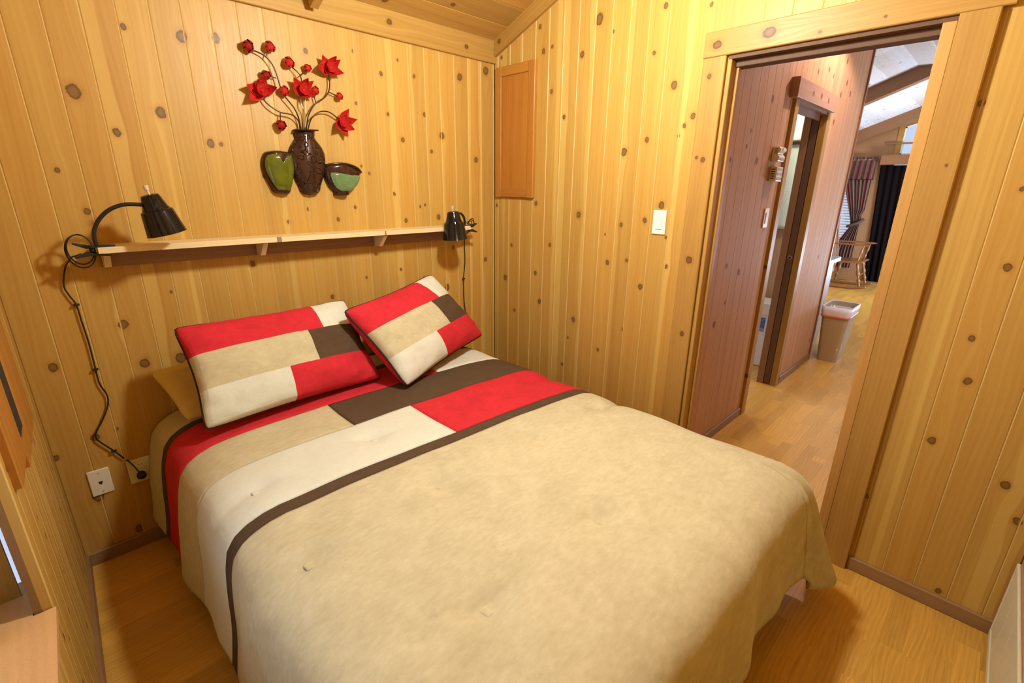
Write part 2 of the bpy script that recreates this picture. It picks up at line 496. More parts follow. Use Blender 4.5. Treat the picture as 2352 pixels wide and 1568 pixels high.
def set_knots(o, ks):
    for a, k in zip(('knot_a', 'knot_b', 'knot_c', 'knot_d', 'knot_e'), ks):
        o[a] = [float(x) for x in k]
def rand_knots(w, l, dens=1.1, rmin=.006, rmax=.018):
    n = min(5, int(l * dens + random.random()))
    return [(random.uniform(.1 * w, .9 * w), random.uniform(0, l), random.uniform(rmin, rmax)) for _ in range(n)]
def plank(parent, O, U, N, L, w, t, l0, l1=None, mat='pine', knots=None, c=.0028, name='plank', gap=.0001, edge=None):
    """one board: across U (0..w), proud of the backing along N (0..t), long along L (l0 at its first edge, l1 at its second)"""
    l1 = l0 if l1 is None else l1
    O, U, N, L = Vector(O), Vector(U), Vector(N), Vector(L)
    if U.cross(N).dot(L) < 0:      # keep the local axes right-handed
        O, U, l0, l1 = O + U.normalized() * w, -U, l1, l0
        knots = [(w - k[0], k[1], k[2]) for k in (knots or [])]
    a0, a1 = gap, w - gap
    prof = [(a0, 0), (a0, t - c), (a0 + c, t), (a1 - c, t), (a1, t - c), (a1, 0)]
    L_ = lambda a: l0 + (l1 - l0) * a / w
    vs = [(a, n, 0) for a, n in prof] + [(a, n, L_(a)) for a, n in prof]
    k = len(prof)
    fs = [tuple(range(k)), tuple(range(k, 2 * k))[::-1]] + [(i, k + i, k + (i + 1) % k, (i + 1) % k) for i in range(k)]
    mb = MB(); mb.add(vs, fs)
    o = mb.build(name, mat, parent, mw=None)
    if edge:
        o.data.materials.append(M[edge])
        for i in (3, 5):
            o.data.polygons[i].material_index = 1
    place(o, parent, frame(O, U, N, L))
    set_knots(o, knots if knots is not None else [])
    return o
def board(name, parent, O, U, N, L, w, t, l, mat, knots=None, c=.003):
    return plank(parent, O, U, N, L, w, t, l, None, mat, knots if knots is not None else rand_knots(w, l, .9, .008, .02), c, name)

# ------------------------------------------------------------------ the setting
YF = -2.689            # front wall
XE = 8.05              # far wall of the living room
RIDGE = -1.40
def ceil_z(y):
    return 2.35 + .4 * (-y) if y > RIDGE else 2.91 - .4 * (RIDGE - y)
KB = [(-1.989,1.838,0.0279),(-1.626,2.073,0.0250),(-1.508,2.090,0.0200),(-1.743,1.796,0.0232),(-1.893,1.715,0.0166),(-1.805,2.070,0.0126),(-1.590,1.696,0.0186),(-1.552,1.695,0.0105),(-2.085,1.578,0.0106),(-1.399,1.573,0.0112),(-1.320,1.370,0.0106),(-1.074,1.372,0.0114),(-1.220,1.426,0.0097),(-0.976,1.429,0.0104),(-0.923,1.921,0.0086),(-0.749,1.890,0.0104),(-0.521,1.910,0.0138),(-0.669,1.772,0.0148),(-0.407,1.810,0.0229),(-0.153,1.692,0.0185),(-0.483,1.723,0.0114),(-0.741,1.494,0.0109),(-0.923,1.631,0.0077),(-0.882,1.596,0.0091),(-0.677,1.351,0.0141),(-0.451,1.362,0.0179),(-0.578,1.425,0.0086),(-0.543,1.433,0.0087),(-0.348,1.175,0.0156),(-0.081,1.077,0.0167),(-1.507,1.192,0.0172),(-0.729,1.081,0.0101),(-0.947,1.060,0.0082),(-1.148,0.982,0.0131),(-0.402,0.930,0.0221),(-0.574,1.014,0.0090),(-2.012,1.000,0.0220),(-1.976,0.824,0.0229),(-2.244,0.879,0.0188),(-1.833,1.107,0.0073),(-1.849,0.817,0.0261),(-0.917,2.148,0.0096),(-1.148,2.108,0.0135),(-0.774,2.073,0.0126),(-0.673,2.149,0.0077),(-0.577,2.089,0.0106),(-0.527,2.103,0.0081),(-0.268,2.130,0.0229),(-0.069,2.190,0.0268),(-2.187,0.561,0.0182),(-2.229,0.301,0.0249),(-2.132,0.087,0.0199),(-2.313,0.519,0.0136),(-2.116,0.572,0.0083),(-2.033,1.437,0.0147)]
KR = [(-0.760,2.321,0.0294),(-0.663,2.184,0.0179),(-0.398,2.241,0.0150),(-0.459,2.253,0.0107),(-0.368,2.363,0.0136),(-0.846,2.253,0.0096),(-1.078,2.125,0.0114),(-1.115,2.303,0.0154),(-1.325,2.262,0.0103),(-1.194,1.979,0.0202),(-1.300,1.845,0.0155),(-1.264,1.807,0.0113),(-1.242,1.767,0.0091),(-1.081,1.759,0.0144),(-0.958,1.709,0.0226),(-0.560,1.901,0.0136),(-0.465,2.037,0.0137),(-1.193,1.461,0.0194),(-0.369,1.444,0.0151),(-0.064,2.263,0.0118),(-0.025,1.422,0.0130),(-0.694,1.393,0.0196),(-0.880,1.300,0.0067),(-0.975,1.356,0.0130),(-1.110,1.385,0.0150),(-0.163,1.178,0.0130),(-0.489,1.208,0.0135),(-0.907,1.152,0.0150),(-1.025,1.177,0.0118),(-1.252,1.172,0.0124),(-1.234,1.311,0.0098),(-0.107,0.959,0.0201),(-0.378,1.024,0.0157),(-1.120,1.051,0.0169),(-1.255,1.048,0.0176),(-1.286,1.037,0.0137),(-0.420,0.850,0.0174),(-0.195,0.750,0.0134),(-0.695,0.788,0.0180),(-1.042,0.801,0.0137),(-1.176,0.870,0.0092),(-0.418,0.612,0.0097),(-0.346,0.538,0.0150),(-0.884,0.644,0.0116),(-0.625,0.483,0.0126),(-1.112,0.507,0.0139),(-1.212,0.551,0.0122),(-1.255,0.529,0.0134),(-1.317,0.810,0.0089),(-0.660,0.666,0.0092),(-2.395,1.550,0.0092),(-2.419,1.311,0.0144),(-2.391,1.067,0.0119),(-2.415,0.917,0.0156),(-2.374,0.669,0.0166),(-2.403,0.494,0.0150),(-2.375,0.315,0.0117),(-2.405,0.193,0.0158),(-2.522,0.077,0.0135),(-2.587,0.585,0.0172),(-2.644,0.469,0.0171),(-2.238,0.357,0.0102),(-2.245,1.802,0.0125)]
KH = [(0.816,2.007,0.0165),(0.555,1.751,0.0095),(0.727,1.686,0.0168),(0.372,1.678,0.0122),(0.526,1.129,0.0136),(0.723,1.073,0.0180),(0.584,0.911,0.0106),(0.473,0.801,0.0174),(1.523,2.241,0.0134),(1.743,2.286,0.0139),(1.869,2.266,0.0123),(2.237,2.277,0.0177),(2.133,2.400,0.0171),(2.131,2.185,0.0174),(2.385,2.222,0.0182),(2.092,2.005,0.0176),(1.071,2.073,0.0105),(2.451,1.004,0.0153),(2.757,0.209,0.0170),(0.581,1.828,0.0079)]
PW = .1005

def struct(name, label, cat, mb, mat):
    return tag(mb.build(name, mat), label, cat, kind='structure')

# --- floor: laminate planks running along x
fl = struct('floor', 'oak laminate floor running from the bedroom into the hall', 'floor', MB().box((-2.7, YF - .1, -.06), (XE + .1, .1, -.011)), 'backing')
row = 0
y = .0
while y > YF - .05:
    x = -2.62 - (row * .47) % 1.28
    while x < XE:
        x0, x1 = max(x, -2.62), min(x + 1.285, XE)
        if x1 - x0 > .05 and not (x0 > 2.9 and y > -.05):
            plank(fl, (x0, y - .195, -.011), (0, 1, 0), (0, 0, 1), (1, 0, 0), .195, .011, x1 - x0, mat='floor', c=.0003, gap=.0)
        x += 1.285
    y -= .195; row += 1

# --- back wall
wb = struct('wall_back', 'knotty pine board wall behind the bed', 'wall', MB().box((-2.45, .02, -.02), (.10, .10, 2.6)), 'backing')
x = -1.9185
while x > -2.33:
    x -= PW
x += PW
xs = [-2.345]
while x < .0:
    xs.append(x); x += PW
xs.append(.0)
for a, b in zip(xs[:-1], xs[1:]):
    ks = [(k[0] - a, k[1], k[2] * .82) for k in KB if a - k[2] < k[0] < b + k[2]][:5]
    plank(wb, (a, .02, 0), (1, 0, 0), (0, -1, 0), (0, 0, 1), b - a, .02, 2.42, mat='pine', edge='pale', knots=ks)

# --- right wall with the doorway
YD0, YD1, ZD = -1.43, -2.135, 2.06          # rough opening behind the casing
wr = MB()
TH = .085
wr.box((.02, .02, -.02), (TH, YD0, 2.95)).box((.02, YD0, ZD + .02), (TH, YD1, 2.98)).box((.02, YD1, -.02), (TH, YF - .1, 2.9))
wr = struct('wall_right', 'knotty pine board wall with the doorway to the hall', 'wall', wr, 'backing')
ys = [0.]
y = -.0365
while y > YF:
    ys.append(y); y -= PW
ys.append(YF)
def right_piece(a, b, z0):
    top0, top1 = ceil_z(a) + .02, ceil_z(b) + .02
    ks = [(a - k[0], k[1] - z0, k[2] * .82) for k in KR if b - k[2] < k[0] < a + k[2] and k[1] > z0][:5]
    plank(wr, (.02, a, z0), (0, -1, 0), (-1, 0, 0), (0, 0, 1), a - b, .02, top0 - z0, top1 - z0, mat='pine', edge='pale', knots=ks)
for a, b in zip(ys[:-1], ys[1:]):
    if a - b < .004:
        continue
    if b >= YD0 or a <= YD1:
        right_piece(a, b, 0)
    elif a <= YD0 and b >= YD1:
        right_piece(a, b, ZD)
    elif a > YD0:
        right_piece(a, YD0, 0); right_piece(YD0, b, ZD)
    else:
        right_piece(a, YD1, ZD); right_piece(YD1, b, 0)
# hall side of the same wall
for i in range(28):
    a = -i * PW; b = max(a - PW, YF)
    z0 = ZD if (a <= YD0 + .06 and b >= YD1 - .06) else 0
    plank(wr, (TH, a, z0), (0, -1, 0), (1, 0, 0), (0, 0, 1), a - b, .015, 2.3, mat='pine_hall', knots=[])

# --- left wall (a touch out of square) with the window niche
LA = .0299
def lx(y):
    return -2.320 + LA * y
LU, LN = Vector((-LA, -1, 0)), Vector((1, -LA, 0))
WY0, WY1, WZ0, WZ1 = -.960, -1.95, .552, 1.80
wl = MB()
def lslab(y0, y1, z0, z1):
    p = [(lx(y0) - .02, y0), (lx(y1) - .02, y1), (lx(y1) - .035, y1), (lx(y0) - .035, y0)]
    wl.prism(p, lambda a, b, d: (a, b, d), z0, z1)
lslab(.02, WY0, 0, 2.9); lslab(WY1, YF - .1, 0, 2.9); lslab(WY0, WY1, 0, WZ0 - .02); lslab(WY0, WY1, WZ1, 2.95)
wl = struct('wall_left', 'pine board wall with the window niche beside the bed', 'wall', wl, 'backing')
y = 0.
while y > YF:
    b = max(y - PW, YF)
    def lp(y0, y1, z0, l0, l1=None):
        plank(wl, (lx(y0) - .02, y0, z0), LU, LN, (0, 0, 1), y0 - y1, .02, l0, l1, mat='pine', edge='pale', knots=rand_knots(.1, l0, 1.6, .006, .012))
    if y <= WY1 + .01 or b >= WY0 - .01:
        lp(y, b, 0, ceil_z(y) + .02, ceil_z(b) + .02)
    elif y > WY0 > b:
        lp(y, WY0, 0, ceil_z(y)); lp(WY0, b, 0, WZ0 - .02); lp(WY0, b, WZ1, ceil_z(b) - WZ1)
    else:
        lp(y, b, 0, WZ0 - .02); lp(y, b, WZ1, ceil_z(y) - WZ1)
    y = b

# --- front wall, behind the camera
wf = MB().box((-2.6, YF - .02, -.02), (XE + .1, YF - .10, .30)).box((-2.6, YF - .02, 2.1), (XE + .1, YF - .10, 2.55))
for a, b, z0, z1 in ((-2.6, 2.1, .3, 2.1), (3.1, 4.4, .3, 2.1), (6.8, XE + .1, .3, 2.1), (2.1, 3.1, .3, 1.05), (2.1, 3.1, 1.95, 2.1)):
    wf.box((a, YF - .02, z0), (b, YF - .10, z1))
wf = struct('wall_front', 'long pine board wall opposite the bed wall', 'wall', wf, 'pine')
for i in range(23):
    x1 = -i * PW
    plank(wf, (x1 - PW, YF - .02, 0), (1, 0, 0), (0, 1, 0), (0, 0, 1), PW, .02, 2.42, mat='pine', edge='pale', knots=rand_knots(.1, 2.4, .8))

# --- ceiling: boards along x on both slopes, from the bedroom to the far wall
SL = Vector((0, -1, .4)).normalized(); NB = Vector((0, -.4, -1)).normalized()
SR = Vector((0, 1, .4)).normalized(); NF = Vector((0, .4, -1)).normalized()
cl = MB()
cl.prism([(.15, 2.35 - .06), (RIDGE, 2.91), (RIDGE, 3.0), (.15, 2.44)], lambda a, b, d: (d, a, b + .02), -2.62, XE + .1)
cl.prism([(YF - .12, 2.394 - .048), (RIDGE, 2.91), (RIDGE, 3.0), (YF - .12, 2.44)], lambda a, b, d: (d, a, b + .02), -2.62, XE + .1)
cl = struct('ceiling', 'sloping pine board ceiling rising from the bed wall', 'ceiling', cl, 'ceil')
nrm = NB
for k in range(11):
    s0 = k * .14
    o = Vector((0, 0, 2.35 + .012)) + SL * s0
    if s0 + .14 > 1.51:
        break
    plank(cl, (-2.45, o.y, o.z), SL, NB, (1, 0, 0), .14, .014, 2.46, mat='ceil', knots=rand_knots(.14, 2.46, 1.3, .008, .016))
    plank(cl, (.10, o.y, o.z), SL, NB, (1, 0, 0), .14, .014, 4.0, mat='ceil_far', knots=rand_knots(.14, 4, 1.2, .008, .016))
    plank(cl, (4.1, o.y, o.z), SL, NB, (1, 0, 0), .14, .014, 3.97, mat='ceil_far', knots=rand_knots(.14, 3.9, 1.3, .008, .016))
tag(MB().box((-2.45, RIDGE - .10, 2.862), (XE, RIDGE + .10, 2.90)).build('trim_7', 'ceil_far'), 'ridge board along the top of the ceiling', 'trim', kind='structure')
for k in range(10):
    o = Vector((0, YF, 2.394 + .012)) + SR * (k * .14)
    plank(cl, (-2.45, o.y, o.z), SR, NF, (1, 0, 0), .139, .014, 2.46, mat='ceil', knots=[])
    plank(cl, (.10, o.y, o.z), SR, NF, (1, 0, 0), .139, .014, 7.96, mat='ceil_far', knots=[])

# --- rafters and ceiling trims
def rafter(name, label, x, w, d, mat='cedar', y0=-.02, y1=RIDGE):
    mb = MB(); L = (y0 - y1) * math.hypot(1, .4)
    o = Vector((x, y0, 2.35 - .4 * y0 + .005))
    mb.box((0, 0, 0), (w, d, L))
    b = mb.build(name, mat)
    b.matrix_basis = frame(o, (1, 0, 0), NB, SL) if Vector((1, 0, 0)).cross(NB).dot(SL) > 0 else frame(o + Vector((w, 0, 0)), (-1, 0, 0), NB, SL)
    return tag(b, label, 'rafter', kind='structure')
rafter('trim_1', 'narrow rafter on the bedroom ceiling above the flower sculpture', -1.135, .036, .105)
rafter('trim_2', 'deep beam across the bright ceiling of the living room', 5.25, .14, .16, 'beam')
rafter('trim_3', 'rake beam where the bright ceiling meets the far wall', XE - .16, .14, .17, 'beam')
fz = tag(board('trim_4', None, (-2.35, .0, 2.235), (0, 0, 1), (0, -1, 0), (1, 0, 0), .128, .02, 2.35, 'cedar', [(.045, .72, .012), (.06, .58, .016), (.07, 1.63, .014), (.05, 2.12, .012), (.10, 1.25, .008)]),
         'cedar frieze board along the top of the bed wall', 'trim', kind='structure')
RW = .105
for nm, lab, x, dx in (('trim_5', 'sloping cedar trim along the ceiling above the oak access door', 0, -1),):
    o = Vector((x, -.0, 2.262))
    bb = board(nm, None, o, (SL.cross(Vector((1, 0, 0)))).normalized(), (-1, 0, 0), SL, RW, .022, 1.55, 'cedar', [(.05, .09, .012)])
    tag(bb, lab, 'trim', kind='structure')

# --- baseboards
def base(name, label, O, U, L, N, h, t, l):
    return tag(board(name, None, O, U, N, L, h, t, l, 'base', []), label, 'baseboard', kind='structure')
base('baseboard_back', 'stained baseboard under the bed wall', (-2.33, 0, 0), (0, 0, 1), (1, 0, 0), (0, -1, 0), .060, .012, 2.33)
base('baseboard_right', 'stained baseboard between the doorway and the white heater', (0, YF, 0), (0, 0, 1), (0, 1, 0), (-1, 0, 0), .060, .012, -2.236 - YF)
base('baseboard_right', 'stained baseboard beside the bed below the light switch', (0, -1.325, 0), (0, 0, 1), (0, 1, 0), (-1, 0, 0), .060, .012, 1.31)
base('baseboard_left', 'stained baseboard on the niche wall left of the bed', (lx(0), 0, 0), (0, 0, 1), LU, LN, .060, .012, 2.65)

# --- bedroom doorway: casing, jambs, stops
d1 = thing('door_1', 'cedar door casing around the opening to the hall', 'doorway', (0, -1.78, 0), kind='structure')
board('head_casing', d1, (0, -1.326, 2.060), (0, 0, 1), (-1, 0, 0), (0, -1, 0), .094, .024, .934, 'oak', [(.042, .055, .017), (.050, .255, .022), (.02, .43, .006), (.03, .62, .005)])
board('side_casing', d1, (0, -1.424, 0), (0, 1, 0), (-1, 0, 0), (0, 0, 1), .098, .020, 2.059, 'oak', [(.062, 1.99, .010), (.045, 1.66, .011), (.075, 1.67, .007), (.05, 1.22, .016), (.04, .86, .012)])
board('side_casing', d1, (0, -2.234, 0), (0, 1, 0), (-1, 0, 0), (0, 0, 1), .096, .026, 2.059, 'oak', [(.03, 1.62, .004)])
mb = MB(); mb.box((-.012, -1.430, 0), (.105, -1.446, 2.045)); mb.build('side_jamb', 'oak', d1, bevel=.005)
mb = MB(); mb.box((.040, -1.446, 0), (.062, -1.458, 2.036)); mb.build('door_stop', 'oak', d1, bevel=.003)
mb = MB(); mb.box((-.010, -2.136, 0), (.12, -2.100, 2.045))
jr = mb.build('side_jamb', wood('oak_jamb', (.62, .36, .105), (.45, .22, .050), knot=False, vary=.02, grain=.7), d1, bevel=.002)
mb = MB(); mb.box((-.008, -1.43, 2.045), (.12, -2.14, 2.062)); mb.build('head_jamb', 'darkbrown', d1)  # door head in a darker brown than the side jambs
mb = MB(); mb.box((.030, -1.446, 2.020), (.095, -2.10, 2.046)); mb.build('door_stop', 'darkbrown', d1, bevel=.003)

# --- window niche in the left wall: sill, side boards, sash, glass
w1 = thing('window_1', 'window niche in the left wall with a pine sill', 'window', (-2.5, -1.45, WZ0), kind='structure')
mb = MB(); mb.prism([(-2.60, -.855), (-2.60, -1.99), (lx(WY1) - .037, -1.99), (lx(WY1) - .037, WY1 + .004), (lx(WY1) + .004, WY1 + .004), (lx(WY0) + .004, WY0 - .004), (lx(WY0) - .037, WY0 - .004), (lx(WY0) - .037, -.855)], lambda a, b, d: (a, b, d), WZ0 - .019, WZ0)
sill = mb.build('sill', 'sillwood', w1)
mb = MB(); mb.box((-2.405, -.850, WZ0), (-2.60, -.865, WZ1)); mb.build('side_board', 'cedar', w1)
mb = MB(); mb.box((-2.405, -1.98, WZ0), (-2.60, -1.995, WZ1)); mb.build('side_board', 'cedar', w1)
mb = MB(); mb.box((-2.40, -.85, WZ1), (-2.60, -1.99, WZ1 + .015)); mb.build('head_board', 'cedar', w1)
mb = MB()
for a, b in (((-.866, WZ0), (-.91, WZ1)), ((-1.94, WZ0), (-1.979, WZ1)), ((-.91, WZ0), (-1.94, WZ0 + .045)), ((-.91, WZ1 - .045), (-1.94, WZ1)), ((-.91, 1.15), (-1.94, 1.19))):
    mb.box((-2.585, a[0], a[1]), (-2.61, b[0], b[1]))
sash = mb.build('sash', 'white', w1)
mb = MB(); mb.box((-2.596, -.91, WZ0 + .045), (-2.60, -1.94, 1.15)); mb.build('pane', 'glass', sash)
mb = MB(); mb.box((-2.596, -.91, 1.19), (-2.60, -1.94, WZ1 - .045)); mb.build('pane', 'glass', sash)

# --- hall wall with the bathroom doorway
HY = -1.34
BX0, BX1, BZ = 1.225, 1.88, 2.045
wh = MB()
wh.box((.10, HY + .02, 0), (BX0, HY + .134, 2.86)).box((BX0, HY + .02, BZ), (BX1, HY + .134, 2.86)).box((BX1 + .012, HY + .02, 0), (2.81, HY + .134, 2.86))
wh = struct('wall_hall', 'shaded pine board wall along the hall', 'wall', wh, 'backing')
x = .10
while x < 2.81:
    b = min(x + PW, 2.81)
    def hp(a, c, z0, z1):
        ks = [(k[0] - a, k[1] - z0, k[2]) for k in KH if a < k[0] < c and z0 < k[1]][:5]
        plank(wh, (a, HY + .02, z0), (1, 0, 0), (0, -1, 0), (0, 0, 1), c - a, .02, z1 - z0, mat='pine_hall', knots=ks, c=.0016)
    if b <= BX0 or x >= BX1:
        hp(x, b, 0, 2.86)
    elif x >= BX0 and b <= BX1:
        hp(x, b, BZ, 2.86)
    elif x < BX0:
        hp(x, BX0, 0, 2.86); hp(BX0, b, BZ, 2.86)
    else:
        hp(x, BX1, BZ, 2.86); hp(BX1, b, 0, 2.86)
    x = b
tag(board('trim_6', None, (2.81, HY - .012, 0), (0, 1, 0), (1, 0, 0), (0, 0, 1), .11, .03, 2.86, 'beam', [(.03, 1.15, .012), (.02, 2.1, .014)]),
    'reddish corner board at the end of the hall wall', 'trim', kind='structure')
base('baseboard_hall', 'stained baseboard on the hall wall before the bathroom doorway', (.10, HY, 0), (0, 0, 1), (1, 0, 0), (0, -1, 0), .060, .012, BX0 - .10 - .09)
base('baseboard_hall', 'stained baseboard on the hall wall next to the wastebasket', (BX1 + .09, HY, 0), (0, 0, 1), (1, 0, 0), (0, -1, 0), .060, .012, 2.81 - BX1 - .09)
# bathroom shell
wba = MB().box((2.62, HY + .134, 0), (2.72, .02, 2.86))
wba = struct('wall_bathroom', 'pine wall seen through the bathroom doorway', 'wall', wba, 'pine_hall')
for i in range(7):
    plank(wba, (2.62, -.68 - (i) * .08, 0), (0, -1, 0), (-1, 0, 0), (0, 0, 1), .08, .012, 2.6, mat='pine_hall', knots=rand_knots(.08, 2.6, 1.2))
d2 = thing('door_2', 'bathroom doorway in the hall wall with a brown sliding door', 'doorway', (1.6, HY, 0), kind='structure')
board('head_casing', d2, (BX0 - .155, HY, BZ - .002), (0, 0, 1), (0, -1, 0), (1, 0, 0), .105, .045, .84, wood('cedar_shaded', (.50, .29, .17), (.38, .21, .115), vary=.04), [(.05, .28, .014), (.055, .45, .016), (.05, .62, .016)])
board('side_casing', d2, (BX0 - .078, HY, 0), (1, 0, 0), (0, -1, 0), (0, 0, 1), .070, .018, BZ - .003, 'cedar', [(.0, .30, .012), (.0, 1.06, .008)])
board('side_casing', d2, (BX1, HY, 0), (1, 0, 0), (0, -1, 0), (0, 0, 1), .075, .012, BZ - .003, 'cedar', [])
mb = MB(); mb.box((BX0 - .008, HY - .004, 0), (BX0 + .006, HY + .134, BZ)); mb.build('side_jamb', 'cedar', d2)
mb = MB(); mb.box((BX1, HY, 0), (BX1 + .012, HY + .032, BZ)); mb.build('side_jamb', 'cedar', d2)
mb = MB(); mb.box((BX1, HY + .086, 0), (BX1 + .012, HY + .134, BZ)); mb.build('side_jamb', 'base', d2)
mb = MB(); mb.box((BX0, HY - .004, BZ - .014), (BX1, HY + .134, BZ)); mb.build('head_jamb', 'brownwood', d2)
mb = MB(); mb.box((BX0, HY + .034, BZ - .05), (BX1, HY + .044, BZ - .014)); mb.build('door_track', 'brownwood', d2)
mb = MB(); mb.box((BX1 + .002, HY + .036, .014), (BX1 + .010, HY + .082, BZ - .03)); dl = mb.build('sliding_door', 'darkbrown', d2, bevel=.002)
mb = MB(); mb.lathe([(.014, 0), (.014, .004)], (BX1 + .003, HY + .060, 1.045), (-1, 0, 0), 14); lp_ = mb.build('latch_plate', 'steel', dl)
mb = MB(); mb.lathe([(.010, 0), (.010, .003)], (BX1 - .001, HY + .060, 1.045), (-1, 0, 0), 14); mb.build('latch_bore', 'slot', dl)

# --- living room far wall, its side wall and windows
we = MB()
WNY0, WNY1, WNZ0, WNZ1 = .30, -.50, .45, 1.98     # left window, mostly behind the hall wall
GY0, GY1, GZ0, GZ1 = -.905, -1.62, 2.085, 2.50      # window in the gable
T = (XE, XE + .1)
def ebox(y0, y1, z0, z1):
    we.box((T[0], y0, z0), (T[1], y1, z1))
ebox(.35, WNY0, 0, 3.0); ebox(WNY0, WNY1, 0, WNZ0); ebox(WNY0, WNY1, WNZ1, 3.0); ebox(WNY1, -.86, 0, 3.0); ebox(-.86, GY0, 2.02, 3.0)
ebox(-.86, -1.75, 1.94, 2.02); ebox(GY0, GY1, 2.02, GZ0); ebox(GY0, GY1, GZ1 + .22, 3.0); ebox(GY1, -1.75, 2.02, 3.0); ebox(-1.75, YF - .1, 0, 3.0); ebox(-.86, -1.75, 0, .03)
we.prism([(GY0, GZ1), (GY0, GZ1 + .24), (GY1, GZ1 + .24), (GY1, GZ1 + .215)], lambda a, b, d: (d, a, b), T[0], T[1])
we = struct('wall_far', 'far pine wall of the living room with curtained openings', 'wall', we, wood('far_pine', (.47, .245, .115), (.38, .19, .08), vary=.05))
struct('wall_kitchen', 'outer wall of the kitchen behind the counter', 'wall', MB().box((2.72, .02, 0), (XE + .1, .12, 2.45)), 'pine_hall')
gw = thing('window_2', 'small gable window high above the black curtain', 'window', (XE, -1.2, GZ0), kind='structure')
mb = MB()
mb.box((XE - .012, GY0 + .075, GZ0 - .07), (XE, GY0, GZ1 + .06)); mb.build('side_trim', 'cedar', gw)
mb = MB(); mb.prism([(GY0 + .075, GZ1 + .02), (GY0 + .075, GZ1 + .10), (GY1, GZ1 + .33), (GY1, GZ1 + .24)], lambda a, b, d: (d, a, b), XE - .012, XE); mb.build('head_trim', 'cedar', gw)
mb = MB(); e = .022
mb.box((XE - .005, GY0, GZ0), (XE + .03, GY0 - e, GZ1)); mb.box((XE - .005, GY0, GZ0), (XE + .03, GY1, GZ0 + e))
mb.prism([(GY0, GZ1 - e), (GY0, GZ1), (GY1, GZ1 + .225), (GY1, GZ1 + .2)], lambda a, b, d: (d, a, b), XE - .005, XE + .03)
sh = mb.build('sash', 'white', gw)
mb = MB(); mb.prism([(GY0 - e, GZ0 + e), (GY0 - e, GZ1), (GY1, GZ1 + .2), (GY1, GZ0 + e)], lambda a, b, d: (d, a, b), XE + .012, XE + .016); mb.build('pane', 'glass', sh)
mb = MB(); mb.box((XE - .03, GY0 + .2, 2.245), (XE - .012, GY1, 2.27)); mb.build('crossbar', 'beam', gw)
lw = thing('window_3', 'living room window behind the striped curtains', 'window', (XE, -.1, WNZ0), kind='structure')
mb = MB()
for a, b, c, d in ((WNY0, WNY0 - .05, WNZ0, WNZ1), (WNY1 + .05, WNY1, WNZ0, WNZ1), (WNY0, WNY1, WNZ0, WNZ0 + .05), (WNY0, WNY1, WNZ1 - .05, WNZ1)):
    mb.box((XE + .03, a, c), (XE + .06, b, d))
sh = mb.build('sash', 'white', lw)
mb = MB(); mb.box((XE + .043, WNY0 - .05, WNZ0 + .05), (XE + .047, WNY1 + .05, WNZ1 - .05)); mb.build('pane', 'glass', sh)

# ------------------------------------------------------------------ bed
BX = -1.17                                   # centre line of the bed
bed = thing('bed', 'low bed with mattress, hidden under the patchwork comforter', 'bed', (BX, -1.0, 0))
mb = MB(); mb.box((BX - .74, -.03, .36), (BX + .74, -2.02, .565)); mb.build('mattress', 'cream', bed, bevel=.05)
mb = MB(); mb.box((BX - .74, -.03, .20), (BX + .74, -2.00, .355)); mb.build('box_spring', 'cream', bed, bevel=.02)
mb = MB(); mb.box((BX - .73, -.04, .16), (BX + .73, -1.98, .198)); mb.build('bed_frame', 'blackm', bed)
for sx in (-.66, .66):
    for yy in (-.15, -1.85):
        mb = MB(); mb.lathe([(.022, 0), (.022, .16)], (BX + sx, yy, 0), (0, 0, 1), 12); mb.build('leg', 'blackm', bed)

# comforter: one draped surface cut into its sewn panels
HW, B0 = .66, -1.96
PROF = [(0, 0), (.05, .008), (.10, .026), (.135, .050), (.160, .085), (.174, .14), (.182, .20), (.190, .27), (.199, .36), (.208, .44), (.216, .50)]
ARC = [0.]
for (h0, d0), (h1, d1_) in zip(PROF[:-1], PROF[1:]):
    ARC.append(ARC[-1] + math.hypot(h1 - h0, d1_ - d0))
RS, RF = ARC[-1] - .015, .485
def prof(r):
    r = max(0., min(r, ARC[-1] + .2))
    for i in range(len(ARC) - 1):
        if r <= ARC[i + 1] or i == len(ARC) - 2:
            t = (r - ARC[i]) / (ARC[i + 1] - ARC[i])
            return PROF[i][0] + (PROF[i + 1][0] - PROF[i][0]) * t, PROF[i][1] + (PROF[i + 1][1] - PROF[i][1]) * t
TUFTS = [(-1.856, -.87), (-1.425, -.86), (-.99, -.87), (-.55, -.88), (-1.86, -1.30), (-1.42, -1.28), (-.98, -1.29), (-.55, -1.30), (-1.63, -1.745), (-1.185, -1.75), (-.74, -1.75)]
SEAMS = [-.19, -.235, -.475, -.72, -1.045, -1.10]
def skew(b, x):
    f = min(1., abs(b) / 1.08) * max(0., min(1., (1.9 + b) / .5))
    return b - .052 * max(-.8, min(.8, x - BX + .13)) * f
def ztop(x, y):
    e = (x - BX) / HW
    z = .624 - .014 * abs(e) ** 3
    p = Vector((x * 2.1, y * 2.1, 3.3))
    z += .010 * noise.noise(p) + .004 * noise.noise(p * 3.1)
    for tx, ty in TUFTS:
        q = ((x - tx) / .055) ** 2 + ((y - ty) / .06) ** 2
        if q < 9:
            z -= .018 * math.exp(-q)
            z -= .009 * math.exp(-((y - ty - .016 + .35 * (x - tx)) / .020) ** 2 - ((x - tx) / .11) ** 2)
    return z
